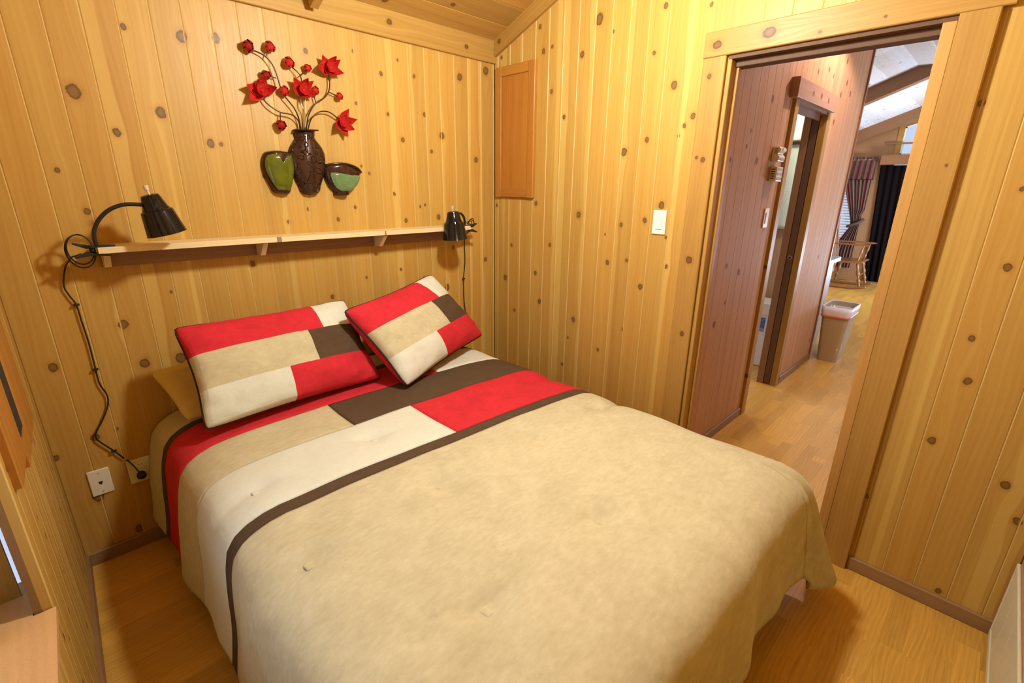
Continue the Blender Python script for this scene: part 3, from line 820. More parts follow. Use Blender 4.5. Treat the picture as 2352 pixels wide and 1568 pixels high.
def drape(a, b):
    """a: across from the centre line (arc length), b: nominal y"""
    s = 1 if a > 0 else -1
    r = max(0., abs(a) - HW)
    x0 = BX + s * min(abs(a), HW)
    y = skew(b, BX + s * min(abs(a), .8))
    h, d = prof(r)
    z = ztop(x0, y) - d
    w = min(1., d / .3)
    h += w * (.012 * math.sin(y * 7.5 + s) + .007 * math.sin(y * 17 + 2 * s) + .006 * noise.noise(Vector((y * 5, z * 6, s)))) + .050 * w ** .6 * math.exp(-(y / .17) ** 2)
    return (x0 + s * h, y, z)
def foot(a, r):
    x0 = BX + a
    y0 = B0
    h, d = prof(r)
    w = min(1., d / .3)
    h += w * (.010 * math.sin(x0 * 11 + 1) + .008 * math.sin(x0 * 23) - .012 + .005 * noise.noise(Vector((x0 * 5, d * 5, 7))))
    return (x0, y0 - h, ztop(x0, y0) - d)
def corner(s, th, r):
    """quarter turn of the hanging edge round a foot corner, th 0 (side) .. 1 (foot)"""
    cx_, cy_ = BX + s * HW, B0
    h, d = prof(r)
    w = min(1., d / .3)
    R = RS + (RF - RS) * th
    k = min(1.2, r / R)
    s2 = math.sin(th * PI)
    fl_ = .118 * k ** 1.5 * s2 ** 1.2 - .045 * k * math.exp(-((th - .80) / .07) ** 2) - .02 * k * math.exp(-((th - .16) / .07) ** 2)
    if th < .5:
        h += (1 - th * 2) * w * (.012 * math.sin(cy_ * 7.5 + s) + .007 * math.sin(cy_ * 17 + 2 * s))
    else:
        h += (th * 2 - 1) * w * (.010 * math.sin(cx_ * 11 + 1) + .008 * math.sin(cx_ * 23) - .012)
    h += fl_
    # round the quarter
    t = th * PI / 2
    return (cx_ + s * math.cos(t) * h, cy_ - math.sin(t) * h, ztop(cx_, cy_) - d * (1 - .04 * s2))
com = thing('comforter', 'suede patchwork comforter in tan, cream, red and brown spread over the bed', 'comforter', (BX, -1.0, .62))
AM = HW + RS
def panel(mat, a0, a1, b0, b1, lab):
    na = max(3, int((a1 - a0) / .016)); nb = max(3, int(abs(b1 - b0) / .013))
    mb = MB()
    us = lin(a0, a1, na)
    vs = lin(b0, b1, nb)
    def fn(a, b):
        p = drape(a, b)
        e = min(abs(b - b0), abs(b - b1))
        e = min(e, abs(a - a0) if abs(a0) < AM - .01 else 9, abs(a - a1) if abs(a1) < AM - .01 else 9)
        return (p[0], p[1], p[2] - .0035 * math.exp(-(e / .008) ** 2))
    mb.grid(fn, us, vs, flip=True)
    o = mb.build('fabric_panel', mat, com, smooth=True, solid=.014)
    o['label'] = lab
    return o
X = lambda x: x - BX
panel('tan', -AM, AM, -.012, -.19, 'tan strip at the head of the comforter')
panel('dark', -AM, AM, -.19, -.235, 'narrow brown stripe near the pillows')
panel('red', -AM, X(-.845), -.235, -.475, 'long red panel under the pillow shams')
panel('cream', X(-.845), AM, -.235, -.475, 'cream panel at the right head end')
panel('tan', -AM, X(-1.43), -.475, -.72, 'tan panel on the left')
panel('dark', X(-1.43), AM, -.475, -.72, 'wide brown panel on the right')
panel('cream', -AM, X(-1.17), -.72, -1.045, 'cream panel on the left')
panel('red', X(-1.17), AM, -.72, -1.045, 'red panel on the right')
panel('dark', -AM, AM, -1.045, -1.10, 'brown stripe across the middle of the comforter')
mb = MB()
def fieldfn(a, b):
    p = drape(a, b)
    return (p[0], p[1], p[2] - .0035 * math.exp(-((b + 1.10) / .008) ** 2))
mb.grid(fieldfn, lin(-AM, -HW, 26) + lin(-HW, HW, 110)[1:] + lin(HW, AM, 26)[1:], lin(-1.10, B0, 72), flip=True)
mb.grid(foot, lin(-HW, HW, 110), lin(0, RF, 26), flip=True)
for s in (-1, 1):
    mb.grid(lambda th, k: corner(s, th, k * (RS + (RF - RS) * th + .055 * math.sin(th * PI) ** 2 + .060 * math.exp(-((th - .80) / .12) ** 2))), lin(0, 1, 48), lin(0, 1, 26), flip=(s > 0))
fp = mb.build('fabric_panel', 'tan', com, smooth=True, solid=.014, weld=True)
fp['label'] = 'large plain tan field over the foot of the bed'
for tx, ty in TUFTS:
    mb = MB()
    z = ztop(tx, ty) + .0005
    def tf(u, v):
        x = tx + .011 * u; y = ty + .019 * v
        return (x, y, ztop(x, y) + .0036 * (1 - u ** 6) * (1 - v ** 6) - .0003)
    mb.grid(tf, [-1, -.93, -.8, -.5, 0, .5, .8, .93, 1], [-1, -.95, -.85, -.5, 0, .5, .85, .95, 1])
    mb.build('tuft', 'cream' if ty > -1.0 and tx < -1.2 else ('red' if ty > -1.0 else 'tan'), com, smooth=True)

# ------------------------------------------------------------------ pillows
def pillow(name, label, BL, BR, TL, TR, T, patches, back, group, pip=True, pinch=.05, seed=0, bk=.5):
    BL, BR, TL, TR = map(Vector, (BL, BR, TL, TR))
    base_ = (BL + BR) * .5
    t = thing(name, label, 'pillow', base_, group=group)
    n = ((BR - BL) + (TR - TL)).cross((TL - BL) + (TR - BR)).normalized()
    if n.y > 0:
        n = -n
    def mid(u, v):
        uu = u * (1 - pinch * (1 - v * v) * abs(u) ** 2)
        vv = v * (1 - pinch * 1.1 * (1 - u * u) * abs(v) ** 2)
        k_ = 1.012 - .038 * (u * u * v * v) ** 4
        a, b = (uu * k_ + 1) / 2, (vv * k_ + 1) / 2
        return BL * (1 - a) * (1 - b) + BR * a * (1 - b) + TL * (1 - a) * b + TR * a * b
    def th(u, v):
        q = max(0., (1 - u * u)) * max(0., (1 - v * v))
        return T * q ** .38
    def wr(u, v):
        e = (1 - u * u) * (1 - v * v)
        return .010 * noise.noise(Vector((u * 3 + seed, v * 3, 1.7))) * min(1, e * 4) + .013 * noise.noise(Vector((u * 6, v * 6 + seed, 4.))) * math.exp(-e * 2.5) * min(1, e * 25)
    def front(u, v):
        return tuple(mid(u, v) + n * (th(u, v) * .62 + wr(u, v) + .001))
    def backf(u, v):
        return tuple(mid(u, v) - n * (th(u, v) * bk))
    def dense(a, b, k):
        # points packed towards the rim so that the plump edge stays round
        L = lin(a, b, k)
        out = []
        for x in L:
            out.append(x)
        for e in (-1, 1):
            if abs(a - e) < 1e-6 or abs(b - e) < 1e-6:
                out += [e * .997, e * .985, e * .965, e * .94]
        return sorted(set(round(x, 5) for x in out if min(a, b) - 1e-6 <= x <= max(a, b) + 1e-6))
    for mat, u0, u1, v0, v1, lab in patches:
        mb = MB()
        mb.grid(front, dense(u0, u1, max(4, int((u1 - u0) * 16))), dense(v0, v1, max(4, int((v1 - v0) * 16))))
        o = mb.build('fabric_panel' if len(patches) > 1 else 'front_cover', mat, t, smooth=True, weld=False)
        if lab:
            o['label'] = lab
    mb = MB(); mb.grid(backf, dense(-1, 1, 24), dense(-1, 1, 24), flip=True)
    mb.build('back_cover', back, t, smooth=True)
    if pip:
        loop = [mid(u, -1) for u in lin(-.985, .985, 24)] + [mid(1, v) for v in lin(-.985, .985, 18)] + [mid(-u, 1) for u in lin(-.985, .985, 24)] + [mid(-1, -v) for v in lin(-.985, .985, 18)]
        loop.append(loop[0])
        mb = MB(); mb.tube([p for p in loop], .0052, 6, caps=False); mb.build('piping', 'piping', t, smooth=True)
    return t
def sham(label, BL, BR, TL, TR, T, seed, bk):
    r = [(1, .34), (.34, -.32), (-.32, -1)]
    P = [('red', -1, .46, r[0][1], 1, 'red top panel'), ('cream', .46, 1, r[0][1], 1, 'cream corner panel'),
         ('tan', -1, .25, r[1][1], r[1][0], 'tan middle panel'), ('dark', .25, 1, r[1][1], r[1][0], 'brown panel'),
         ('cream', -1, -.10, -1, r[2][0], 'cream bottom panel'), ('red', -.10, 1, -1, r[2][0], 'red bottom panel')]
    return pillow('pillow_sham', label, BL, BR, TL, TR, T, P, 'red', 'patchwork pillow shams', seed=seed, bk=bk, pinch=.065)
sham('upright patchwork pillow sham on the left, beside the mustard pillow corner', (-1.885, -.435, .650), (-1.125, -.405, .640), (-1.885, -.215, 1.005), (-1.155, -.145, .992), .15, 1, .5)
sham('tilted patchwork pillow sham on the right, leaning by the cord', (-1.10, -.59, .645), (-.375, -.30, .680), (-1.255, -.34, .988), (-.625, -.135, 1.055), .15, 5, .85)
for lab, BL, BR, TL, TR in (('mustard yellow pillow behind the left sham, its corner sticking out', (-1.915, -.285, .645), (-1.25, -.17, .65), (-1.975, -.10, .81), (-1.28, -.045, .88)),
                            ('mustard yellow pillow behind the right sham, barely showing', (-1.00, -.19, .65), (-.33, -.19, .65), (-1.00, -.045, .86), (-.42, -.045, .86))):
    pillow('pillow', lab, BL, BR, TL, TR, .055, [('mustard', -1, 1, -1, 1, None)], 'mustard', 'mustard pillows', pip=False, pinch=.03)

# ------------------------------------------------------------------ shelf over the bed
sh = thing('wall_shelf', 'long narrow pine shelf on the wall above the pillows', 'shelf', (-1.18, 0, 1.31))
SX0, SX1 = -2.040, -.318
tilt = lambda x: 1.318 - .012 * (x - SX0) / (SX1 - SX0)
o = board('shelf_board', sh, (SX0, -.002, tilt(SX0) - .021), (0, -1, 0), (0, 0, 1), (SX1 - SX0, 0, tilt(SX1) - tilt(SX0)), .139, .021, SX1 - SX0, 'shelfwood', [(.137, .62, .009), (.137, 1.15, .004)], c=.0015)
o = board('wall_cleat', sh, (SX0 + .012, -.001, tilt(SX0) - .085), (0, 0, 1), (0, -1, 0), (SX1 - SX0, 0, tilt(SX1) - tilt(SX0)), .063, .018, SX1 - SX0 - .03, 'brownwood', [], c=.0015)  # darker wood imitates the shade under the shelf
for x in (-2.018, -1.475, -.885, -.345):
    z = tilt(x) - .0215
    mb = MB(); mb.prism([(-.020, z), (-.128, z), (-.072, z - .058), (-.020, z - .062)], lambda a, b, d: (d, a, b), x - .010, x + .010)
    mb.build('bracket', 'shelfwood', sh)

# ------------------------------------------------------------------ clip-on lamps
def clip_lamp(label, top, bottom, knob, neck, piv, sgn, cord, coil):
    """sgn -1: clamp opens to the left of the shelf end, +1: to the right"""
    t = thing('clip_lamp', label, 'lamp', piv, group='black clip-on reading lamps')
    top, bottom = Vector(top), Vector(bottom)
    ax = (bottom - top).normalized(); Ln = (bottom - top).length
    k = Ln / .155
    P = [(.0, 0), (.020 * k, 0), (.030 * k, .003), (.033 * k, .010), (.046 * k, .058 * k), (.048 * k, .060 * k), (.054 * k, .062 * k), (.056 * k, .066 * k), (.070 * k, .153 * k), (.0715 * k, .155 * k), (.069 * k, .154 * k), (.053 * k, .066 * k), (.03 * k, .03 * k)]
    mb = MB(); mb.lathe(P, top, ax, 40, caps=False); shd = mb.build('lamp_shade', 'black', t, smooth=True, angle=35)
    mb = MB(); mb.lathe([(.012, .03), (.019, .04), (.019, .075), (.026, .10), (.030, .12), (.022, .14), (.0, .146)], top, ax, 20, caps=False); mb.build('light_bulb', 'white', t, smooth=True)
    mb = MB(); mb.lathe([(.0, 0), (.005, 0), (.005, .012), (.0085, .013), (.009, .030), (.0, .032)], top - ax * .001, -ax, 14, caps=False); mb.build('switch_knob', 'steel', t, smooth=True, angle=30)
    mb = MB(); mb.tube(neck, .0068, 10, smooth=8); mb.build('gooseneck', 'blackm', t, smooth=True)
    px, py, pz = piv
    d = sgn
    W = .022
    def arm(pts, name):
        m_ = MB()
        m_.prism(pts, lambda a, b, dd: (px + d * a, py + dd, pz + b), -W / 2, W / 2)
        return m_.build(name, 'blackm', t, bevel=.0015)
    arm([(-.062, .006), (-.062, .012), (-.010, .015), (.012, .014), (.052, .026), (.055, .021), (.02, .003), (-.008, .004)], 'clamp_jaw')
    arm([(-.045, -.022), (-.045, -.027), (-.006, -.024), (.010, -.022), (.055, -.030), (.056, -.025), (.02, -.008), (-.006, -.014)], 'clamp_jaw')
    m_ = MB(); m_.tube([(px + d * .004, py - .014, pz - .004), (px + d * .004, py + .014, pz - .004)], .006, 10); m_.tube([(px + d * .004, py, pz - .02), (px + d * .004, py, pz + .012)], .008, 8)
    m_.build('clamp_spring', 'steel' if sgn > 0 else 'blackm', t, smooth=True)
    if coil:
        m_ = MB()
        for c0, rx, rz, ph, tl in coil:
            c0 = Vector(c0)
            m_.tube([c0 + Vector((rx * math.cos(q), .006 * math.sin(q * 2 + ph), rz * math.sin(q))) for q in lin(tl, tl + 2 * PI, 26)], .0026, 6, caps=False)
        m_.build('cord_coil', 'gasket', t, smooth=True)
    m_ = MB(); m_.tube(cord, .0030, 6, smooth=5); cd = m_.build('cord', 'gasket', t, smooth=True)
    return t, cd
CL = [(-2.109,-0.012,1.278),(-2.120,-0.012,1.264),(-2.135,-0.012,1.241),(-2.152,-0.012,1.179),(-2.144,-0.012,1.137),(-2.133,-0.012,1.103),(-2.131,-0.012,1.035),(-2.128,-0.012,0.947),(-2.130,-0.012,0.843),(-2.130,-0.012,0.784),(-2.118,-0.012,0.733),(-2.123,-0.012,0.687),(-2.152,-0.012,0.629),(-2.177,-0.012,0.590),(-2.185,-0.012,0.564),(-2.176,-0.012,0.540),(-2.143,-0.012,0.486),(-2.119,-0.012,0.441)]
t, cd = clip_lamp('black clip-on lamp at the left end of the shelf', (-1.866, -.20, 1.500), (-1.836, -.20, 1.361), None,
              [(-2.040, -.15, 1.325), (-2.043, -.155, 1.352), (-2.036, -.16, 1.385), (-2.016, -.17, 1.420), (-1.983, -.18, 1.450), (-1.940, -.19, 1.466), (-1.886, -.20, 1.464)],
              (-2.050, -.115, 1.312), -1, [(-2.085, -.09, 1.295), (-2.10, -.05, 1.285)] + CL, [((-2.085, -.10, 1.312), .036, .052, 0, .3), ((-2.085, -.092, 1.305), .040, .058, 1, 1.0)])
for i in (5, 8, 16):
    p = Vector(CL[i])
    mb = MB(); mb.box((p.x - .009, -.008, p.z - .004), (p.x + .009, -.017, p.z + .004)); mb.build('cord_clip', 'blackm', cd, bevel=.001)
# its plug and the clear cover of the outlet belong below
CR = [(-0.266,-0.012,1.232),(-0.266,-0.012,1.082),(-0.280,-0.012,0.972),(-0.280,-0.012,0.828),(-0.268,-0.012,0.732),(-0.263,-0.012,0.617)]
t2, cd2 = clip_lamp('black clip-on lamp at the right end of the shelf', (-.475, -.17, 1.403), (-.462, -.17, 1.249), None,
              [(-.440, -.165, 1.385), (-.408, -.155, 1.388), (-.378, -.145, 1.368), (-.362, -.135, 1.338), (-.356, -.125, 1.312)],
              (-.312, -.115, 1.300), 1, [(-.275, -.09, 1.29), (-.262, -.04, 1.262)] + CR, [((-.285, -.10, 1.330), .022, .016, 0, .2), ((-.278, -.10, 1.334), .020, .018, 1, .9), ((-.29, -.095, 1.326), .018, .012, 2, .9)])
p = Vector(CR[2])
mb = MB(); mb.box((p.x - .009, -.008, p.z - .004), (p.x + .009, -.017, p.z + .004)); mb.build('cord_clip', 'blackm', cd2, bevel=.001)

# ------------------------------------------------------------------ metal flower sculpture on the wall
VASE = [(-1.158,1.773),(-1.158,1.750),(-1.145,1.731),(-1.126,1.706),(-1.115,1.676),(-1.115,1.639),(-1.124,1.597),(-1.136,1.564),(-1.152,1.527),(-1.169,1.495),(-1.239,1.495),(-1.255,1.526),(-1.269,1.562),(-1.280,1.593),(-1.287,1.633),(-1.287,1.667),(-1.276,1.698),(-1.258,1.723),(-1.245,1.744),(-1.245,1.766)]
LIP = [(-1.252,1.777),(-1.145,1.781),(-1.146,1.775),(-1.253,1.770)]
JAR = [(-1.392,1.667),(-1.376,1.677),(-1.341,1.683),(-1.301,1.681),(-1.271,1.674),(-1.267,1.643),(-1.269,1.608),(-1.276,1.572),(-1.293,1.521),(-1.307,1.495),(-1.336,1.496),(-1.371,1.503),(-1.386,1.535),(-1.402,1.580),(-1.408,1.618),(-1.402,1.647)]
JARIN = [(-1.384,1.660),(-1.343,1.666),(-1.334,1.660),(-1.325,1.631),(-1.304,1.661),(-1.283,1.663),(-1.275,1.643),(-1.275,1.608),(-1.285,1.567),(-1.309,1.512),(-1.357,1.513),(-1.382,1.550),(-1.398,1.594),(-1.398,1.628)]
BOWL = [(-1.120,1.626),(-1.088,1.634),(-1.040,1.637),(-0.992,1.630),(-0.955,1.615),(-0.937,1.599),(-0.946,1.586),(-0.951,1.562),(-0.970,1.534),(-1.004,1.511),(-1.018,1.502),(-1.022,1.486),(-1.086,1.489),(-1.085,1.505),(-1.111,1.532),(-1.127,1.570),(-1.129,1.602)]
BOWLIN = [(-1.104,1.594),(-1.057,1.592),(-1.002,1.584),(-0.955,1.583),(-0.962,1.556),(-0.989,1.527),(-1.022,1.510),(-1.068,1.512),(-1.095,1.538),(-1.105,1.570)]
STEMS = [[(-1.218,1.778),(-1.225,1.823),(-1.241,1.862),(-1.276,1.905),(-1.291,1.938),(-1.298,1.975),(-1.310,2.018),(-1.333,2.048),(-1.359,2.061),(-1.386,2.067)],
[(-1.333,2.048),(-1.322,2.072),(-1.316,2.085)],
[(-1.300,1.975),(-1.325,1.978),(-1.339,1.979)],
[(-1.223,1.777),(-1.227,1.809),(-1.246,1.829),(-1.270,1.836),(-1.305,1.839),(-1.337,1.855),(-1.358,1.873),(-1.372,1.896)],
[(-1.302,1.837),(-1.305,1.811),(-1.307,1.794)],
[(-1.199,1.779),(-1.187,1.871),(-1.182,1.919)],
[(-1.193,1.955),(-1.196,1.992),(-1.212,2.013),(-1.234,2.032)],
[(-1.196,1.997),(-1.175,2.016),(-1.164,2.029)],
[(-1.202,1.779),(-1.196,1.850),(-1.208,1.878),(-1.204,1.916)],
[(-1.194,1.780),(-1.182,1.832),(-1.162,1.868),(-1.136,1.898),(-1.101,1.919),(-1.075,1.947),(-1.062,1.982),(-1.061,2.026)],
[(-1.136,1.898),(-1.140,1.919),(-1.139,1.939)],
[(-1.072,1.951),(-1.039,1.941),(-1.028,1.939)],
[(-1.186,1.780),(-1.173,1.818),(-1.154,1.842),(-1.124,1.860),(-1.090,1.864),(-1.063,1.856),(-1.030,1.836)]]
BUDS = [(-1.400,2.077,0.025),(-1.313,2.090,0.023),(-1.343,1.980,0.020),(-1.276,1.928,0.022),(-1.240,2.043,0.024),(-1.160,2.034,0.018),(-1.137,1.947,0.020),(-1.021,1.937,0.018),(-1.308,1.787,0.024)]
FLOWERS = [((-1.374,1.914),[(-1.439,1.928),(-1.358,1.978),(-1.316,1.932),(-1.433,1.869),(-1.393,1.958),(-1.384,1.890),(-1.345,1.899)]),
((-1.193,1.937),[(-1.240,1.987),(-1.257,1.935),(-1.181,1.991),(-1.148,1.983),(-1.144,1.921),(-1.184,1.900),(-1.214,1.915)]),
((-1.056,2.048),[(-1.099,2.096),(-1.132,2.037),(-1.039,2.100),(-1.009,2.089),(-1.001,2.030),(-1.043,2.009),(-1.089,2.022)]),
((-1.020,1.822),[(-0.990,1.887),(-0.955,1.841),(-0.976,1.787),(-1.006,1.761),(-1.068,1.785),(-1.029,1.795)])]
art = thing('wall_sculpture', 'metal wall sculpture of red flowers in a bronze vase with two green pots', 'sculpture', (-1.2, 0, 1.5))
def rnd(poly, k=3):
    P = [Vector((a, b, 0)) for a, b in poly]
    n = len(P); out = []
    for i in range(n):
        p0, p1, p2, p3 = P[i - 1], P[i], P[(i + 1) % n], P[(i + 2) % n]
        for j in range(k):
            t = j / k
            q = .5 * ((2 * p1) + (p2 - p0) * t + (2 * p0 - 5 * p1 + 4 * p2 - p3) * t * t + (3 * p1 - p0 - 3 * p2 + p3) * t ** 3)
            out.append((q.x, q.y))
    return out
def relief(poly, y0, bulge, steps=6, k=3):
    """a pressed-metal shell: rim at y0, face bulging towards the room"""
    R = rnd(poly, k)
    cx_ = sum(a for a, b in R) / len(R); cz_ = sum(b for a, b in R) / len(R)
    n = len(R); mb = MB(); vs = []; fs = []
    vs += [(a, -.001, b) for a, b in R]
    lv = 1
    for i in range(steps):
        f = i / steps
        s_ = math.cos(f * PI / 2)
        d = y0 - bulge * math.sin(f * PI / 2)
        # pinch towards the vertical mid-line: a half-round vessel
        vs += [(cx_ + (a - cx_) * (s_ * .97 + .03), d, cz_ + (b - cz_) * (.985 - .10 * f * f) ) for a, b in R]
        lv += 1
    for l in range(lv - 1):
        for i in range(n):
            fs.append((l * n + i, l * n + (i + 1) % n, (l + 1) * n + (i + 1) % n, (l + 1) * n + i))
    fs.append(tuple((lv - 1) * n + i for i in range(n)))
    mb.add(vs, fs)
    return mb
vs_ = relief(VASE, -.006, .040, 8, 2).build('vase', 'bronze', art, smooth=True, weld=True)
mb = MB(); mb.prism(LIP, lambda a, b, d: (a, d, b), -.003, -.044); mb.build('vase_lip', 'bronze_rim', art, bevel=.003)
jb = relief(JAR, -.012, .030, 6, 3).build('jar', 'bronze_rim', art, smooth=True, weld=True)
def inlay(poly, y0, bulge, mat, name, parent, outer):
    R = rnd(poly, 2); O_ = rnd(outer, 3)
    cx_ = sum(a for a, b in O_) / len(O_); hw = max(abs(a - cx_) for a, b in O_)
    cz_ = sum(b for a, b in O_) / len(O_); hh = max(abs(b - cz_) for a, b in O_)
    mx = sum(a for a, b in R) / len(R); mz = sum(b for a, b in R) / len(R)
    n = len(R); vs = []; fs = []
    K = 6
    for i in range(K + 1):
        f = 1 - i / K * .98
        for a, b in R:
            x = mx + (a - mx) * f; z = mz + (b - mz) * f
            q = min(.999, ((x - cx_) / hw) ** 2 * .9 + .35 * ((z - cz_) / hh) ** 2)
            vs.append((x, y0 - bulge * math.sqrt(1 - q) - .0055 * min(1, i), z))
    for l in range(K):
        for i in range(n):
            fs.append((l * n + i, l * n + (i + 1) % n, (l + 1) * n + (i + 1) % n, (l + 1) * n + i))
    fs.append(tuple(K * n + i for i in range(n)))
    m_ = MB(); m_.add(vs, fs)
    return m_.build(name, mat, parent, smooth=True, weld=True)
inlay(JARIN, -.012, .031, 'green', 'glaze', jb, JAR)
bb = relief(BOWL, -.012, .034, 6, 3).build('bowl', 'bronze_rim', art, smooth=True, weld=True)
inlay(BOWLIN, -.012, .035, 'celadon', 'glaze', bb, BOWL)
mb = MB(); mb.tube([(a, -.016 - .020 * math.sin(PI * i / 5), b) for i, (a, b) in enumerate(BOWL[:6])], .0055, 8, smooth=4); mb.build('bowl_rim', 'bronze_rim', bb, smooth=True)
for i, st in enumerate(STEMS):
    n = len(st)
    mb = MB(); mb.tube([(a, -.020 - (.012 * math.sin(PI * j / (n - 1)) if n > 3 else 0), b) for j, (a, b) in enumerate(st)], (.0028 if n > 4 else .0023), 6, smooth=5)
    mb.build('stem', 'wire_light' if i in (5, 8) else 'wire', art, smooth=True)
for i, (a, b, r) in enumerate(BUDS):
    c = Vector((a, -.028, b))
    mb = MB()
    for j in range(6):
        q = j * 2 * PI / 6 + i * .7
        dv = Vector((math.cos(q), 0, math.sin(q))); tt = Vector((-math.sin(q), 0, math.cos(q)))
        sc = 1.0 if j % 2 else .86
        def pf(u, v):
            a_ = v * PI * .78
            w = .78 * math.sin(PI * (.10 + .86 * v)) ** .6
            ph = u * w * .75
            rad = r * sc * math.sin(a_ * .95 + .12)
            d2 = dv * math.cos(ph) + tt * math.sin(ph)
            return tuple(c + d2 * rad + Vector((0, r * .55 - r * 1.25 * (1 - math.cos(a_)) * .5, 0)))
        mb.grid(pf, lin(-1, 1, 5), lin(0, 1, 7))
    mb.lathe([(0, -r * .6), (r * .6, -r * .4), (r * .72, 0), (r * .5, r * .4), (0, r * .6)], c, (0, 1, 0), 12, caps=False)
    mb.build('bud', 'red_deep' if i in (0, 2, 8) else 'red_gloss', art, smooth=True)
for fi, ((fx, fz_), tips) in enumerate(FLOWERS):
    fl_ = MB()
    fl_.lathe([(0, 0), (.008, .002), (.011, .010), (.008, .020), (0, .026)], (fx, -.024, fz_), (0, -1, 0), 12, caps=False)
    fo = fl_.build('flower', 'red_gloss', art, smooth=True)
    for ti, (tx, tz) in enumerate(tips):
        base_ = Vector((fx, -.024, fz_)); tip = Vector((tx, -.045 - .012 * (ti % 3), tz))
        ax = tip - base_; L = ax.length; axn = ax.normalized()
        side = axn.cross(Vector((0, -1, 0))).normalized(); nn = side.cross(axn).normalized()
        if nn.y > 0:
            nn = -nn
        def pf(u, v):
            w = L * .30 * (math.sin(PI * v ** .62) ** .9 * (1.25 - .6 * v) if 0 < v < 1 else 0) + .002 * (1 - v)
            cur = -.34 * L * math.sin(PI * v) * .35 + .16 * L * v ** 3
            return tuple(base_ + axn * L * v + side * u * w + nn * (cur + .32 * w * u * u))
        m_ = MB(); m_.grid(pf, lin(-1, 1, 6), lin(0, 1, 10))
        m_.build('petal', 'red_gloss', fo, smooth=True, solid=.0012)
    # short inner petals
    for ti in range(4):
        q = ti * PI / 2 + fi
        base_ = Vector((fx, -.028, fz_)); tip = base_ + Vector((.022 * math.cos(q), -.036, .022 * math.sin(q) + .006))
        ax = tip - base_; L = ax.length; axn = ax.normalized()
        side = Vector((-math.sin(q), 0, math.cos(q))); nn = Vector((math.cos(q), -.2, math.sin(q))).normalized()
        def pf(u, v):
            w = L * .42 * (math.sin(PI * v ** .7) ** .8 if 0 < v < 1 else 0) + .003 * (1 - v)
            return tuple(base_ + axn * L * v + side * u * w + nn * (.22 * L * math.sin(PI * v * .8) - .3 * w * u * u))
        m_ = MB(); m_.grid(pf, lin(-1, 1, 5), lin(0, 1, 8))
        m_.build('petal', 'red_gloss', fo, smooth=True, solid=.0012)

# ------------------------------------------------------------------ plates, switch, access door
def plate(name, label, cat, x0, x1, z0, z1, mat, y=0.):
    t = thing(name, label, cat, ((x0 + x1) / 2, y, z0))
    mb = MB(); mb.box((x0, y, z0), (x1, y - .007, z1)); mb.build('cover_plate', mat, t, bevel=.003)
    return t
t = plate('phone_jack', 'cream phone jack plate low on the bed wall', 'wall plate', -2.244, -2.174, .308, .422, 'ivory')
cx_, cz_ = -2.209, .365
mb = MB(); mb.box((cx_ - .006, -.0072, cz_ - .004), (cx_ + .006, -.0085, cz_ + .004)); mb.box((cx_ - .003, -.0072, cz_ - .009), (cx_ + .003, -.0085, cz_ - .004)); mb.build('jack', 'slot', t)
for dz in (.042, -.042):
    mb = MB(); mb.lathe([(.0028, 0), (.0028, .001)], (cx_, -.0072, cz_ + dz), (0, -1, 0), 10); mb.build('screw', 'steel', t)
t = plate('power_outlet', 'white power outlet with a black plug, half behind the comforter', 'outlet', -2.118, -2.033, .308, .418, 'ivory')
for dz in (.026, -.024):
    mb = MB(); mb.lathe([(.017, 0), (.017, .003)], (-2.074, -.007, .363 + dz), (0, -1, 0), 20); rc = mb.build('receptacle', 'white', t)
    mb = MB()
    for dx in (-.006, .006):
        mb.box((-2.074 + dx - .001, -.0102, .363 + dz - .002), (-2.074 + dx + .001, -.0108, .363 + dz + .006))
    mb.build('slots', 'slot', rc)
t = thing('power_plug', 'black lamp plug pushed into the power outlet', 'plug', (-2.078, -.012, .345))
mb = MB(); mb.lathe([(.0, 0), (.014, 0), (.017, .004), (.017, .016), (.010, .024), (0, .026)], (-2.078, -.011, .345), (0, -1, 0), 18, caps=False); mb.build('plug_body', 'blackm', t, smooth=True)
mb = MB(); mb.tube([(-2.078, -.026, .352), (-2.086, -.030, .372), (-2.096, -.022, .40), (-2.112, -.014, .432)], .0028, 6, smooth=4); mb.build('cord', 'gasket', t, smooth=True)

t = thing('light_switch', 'white rocker light switch between the bed and the door casing', 'light switch', (0, -1.192, 1.324))
mb = MB(); mb.box((0, -1.1573, 1.3237), (-.0075, -1.2274, 1.438)); mb.build('cover_plate', 'white', t, bevel=.003)
mb = MB(); mb.prism([(-.0075, 1.348), (-.0115, 1.349), (-.0085, 1.383), (-.0105, 1.4145), (-.0075, 1.415)], lambda a, b, d: (a, d, b), -1.1755, -1.2095); mb.build('rocker', 'white', t, bevel=.0008)

def cabinet_door(t, O, U, N, w, h, mat='oak_panel', fw=.052, th=.019):
    U, N = Vector(U), Vector(N); L = Vector((0, 0, 1)); O = Vector(O)
    plank(t, O, U, N, L, fw, th, h, mat=mat, c=.003, name='stile')
    plank(t, O + U * (w - fw), U, N, L, fw, th, h, mat=mat, c=.003, name='stile')
    plank(t, O + U * fw, L, N, U, fw, th, w - 2 * fw, mat=mat, c=.003, name='rail')
    plank(t, O + U * fw + L * (h - fw), L, N, U, fw, th, w - 2 * fw, mat=mat, c=.003, name='rail')
    plank(t, O + U * fw + L * fw, U, N, L, w - 2 * fw, th * .55, h - 2 * fw, mat=mat, c=.004, name='centre_panel')
t = thing('access_door', 'tall golden oak access door on the wall in the corner', 'cabinet door', (0, -.19, 1.475))
cabinet_door(t, (-.001, -.0286, 1.4755), (0, -1, 0), (-1, 0, 0), .3266, .7325)

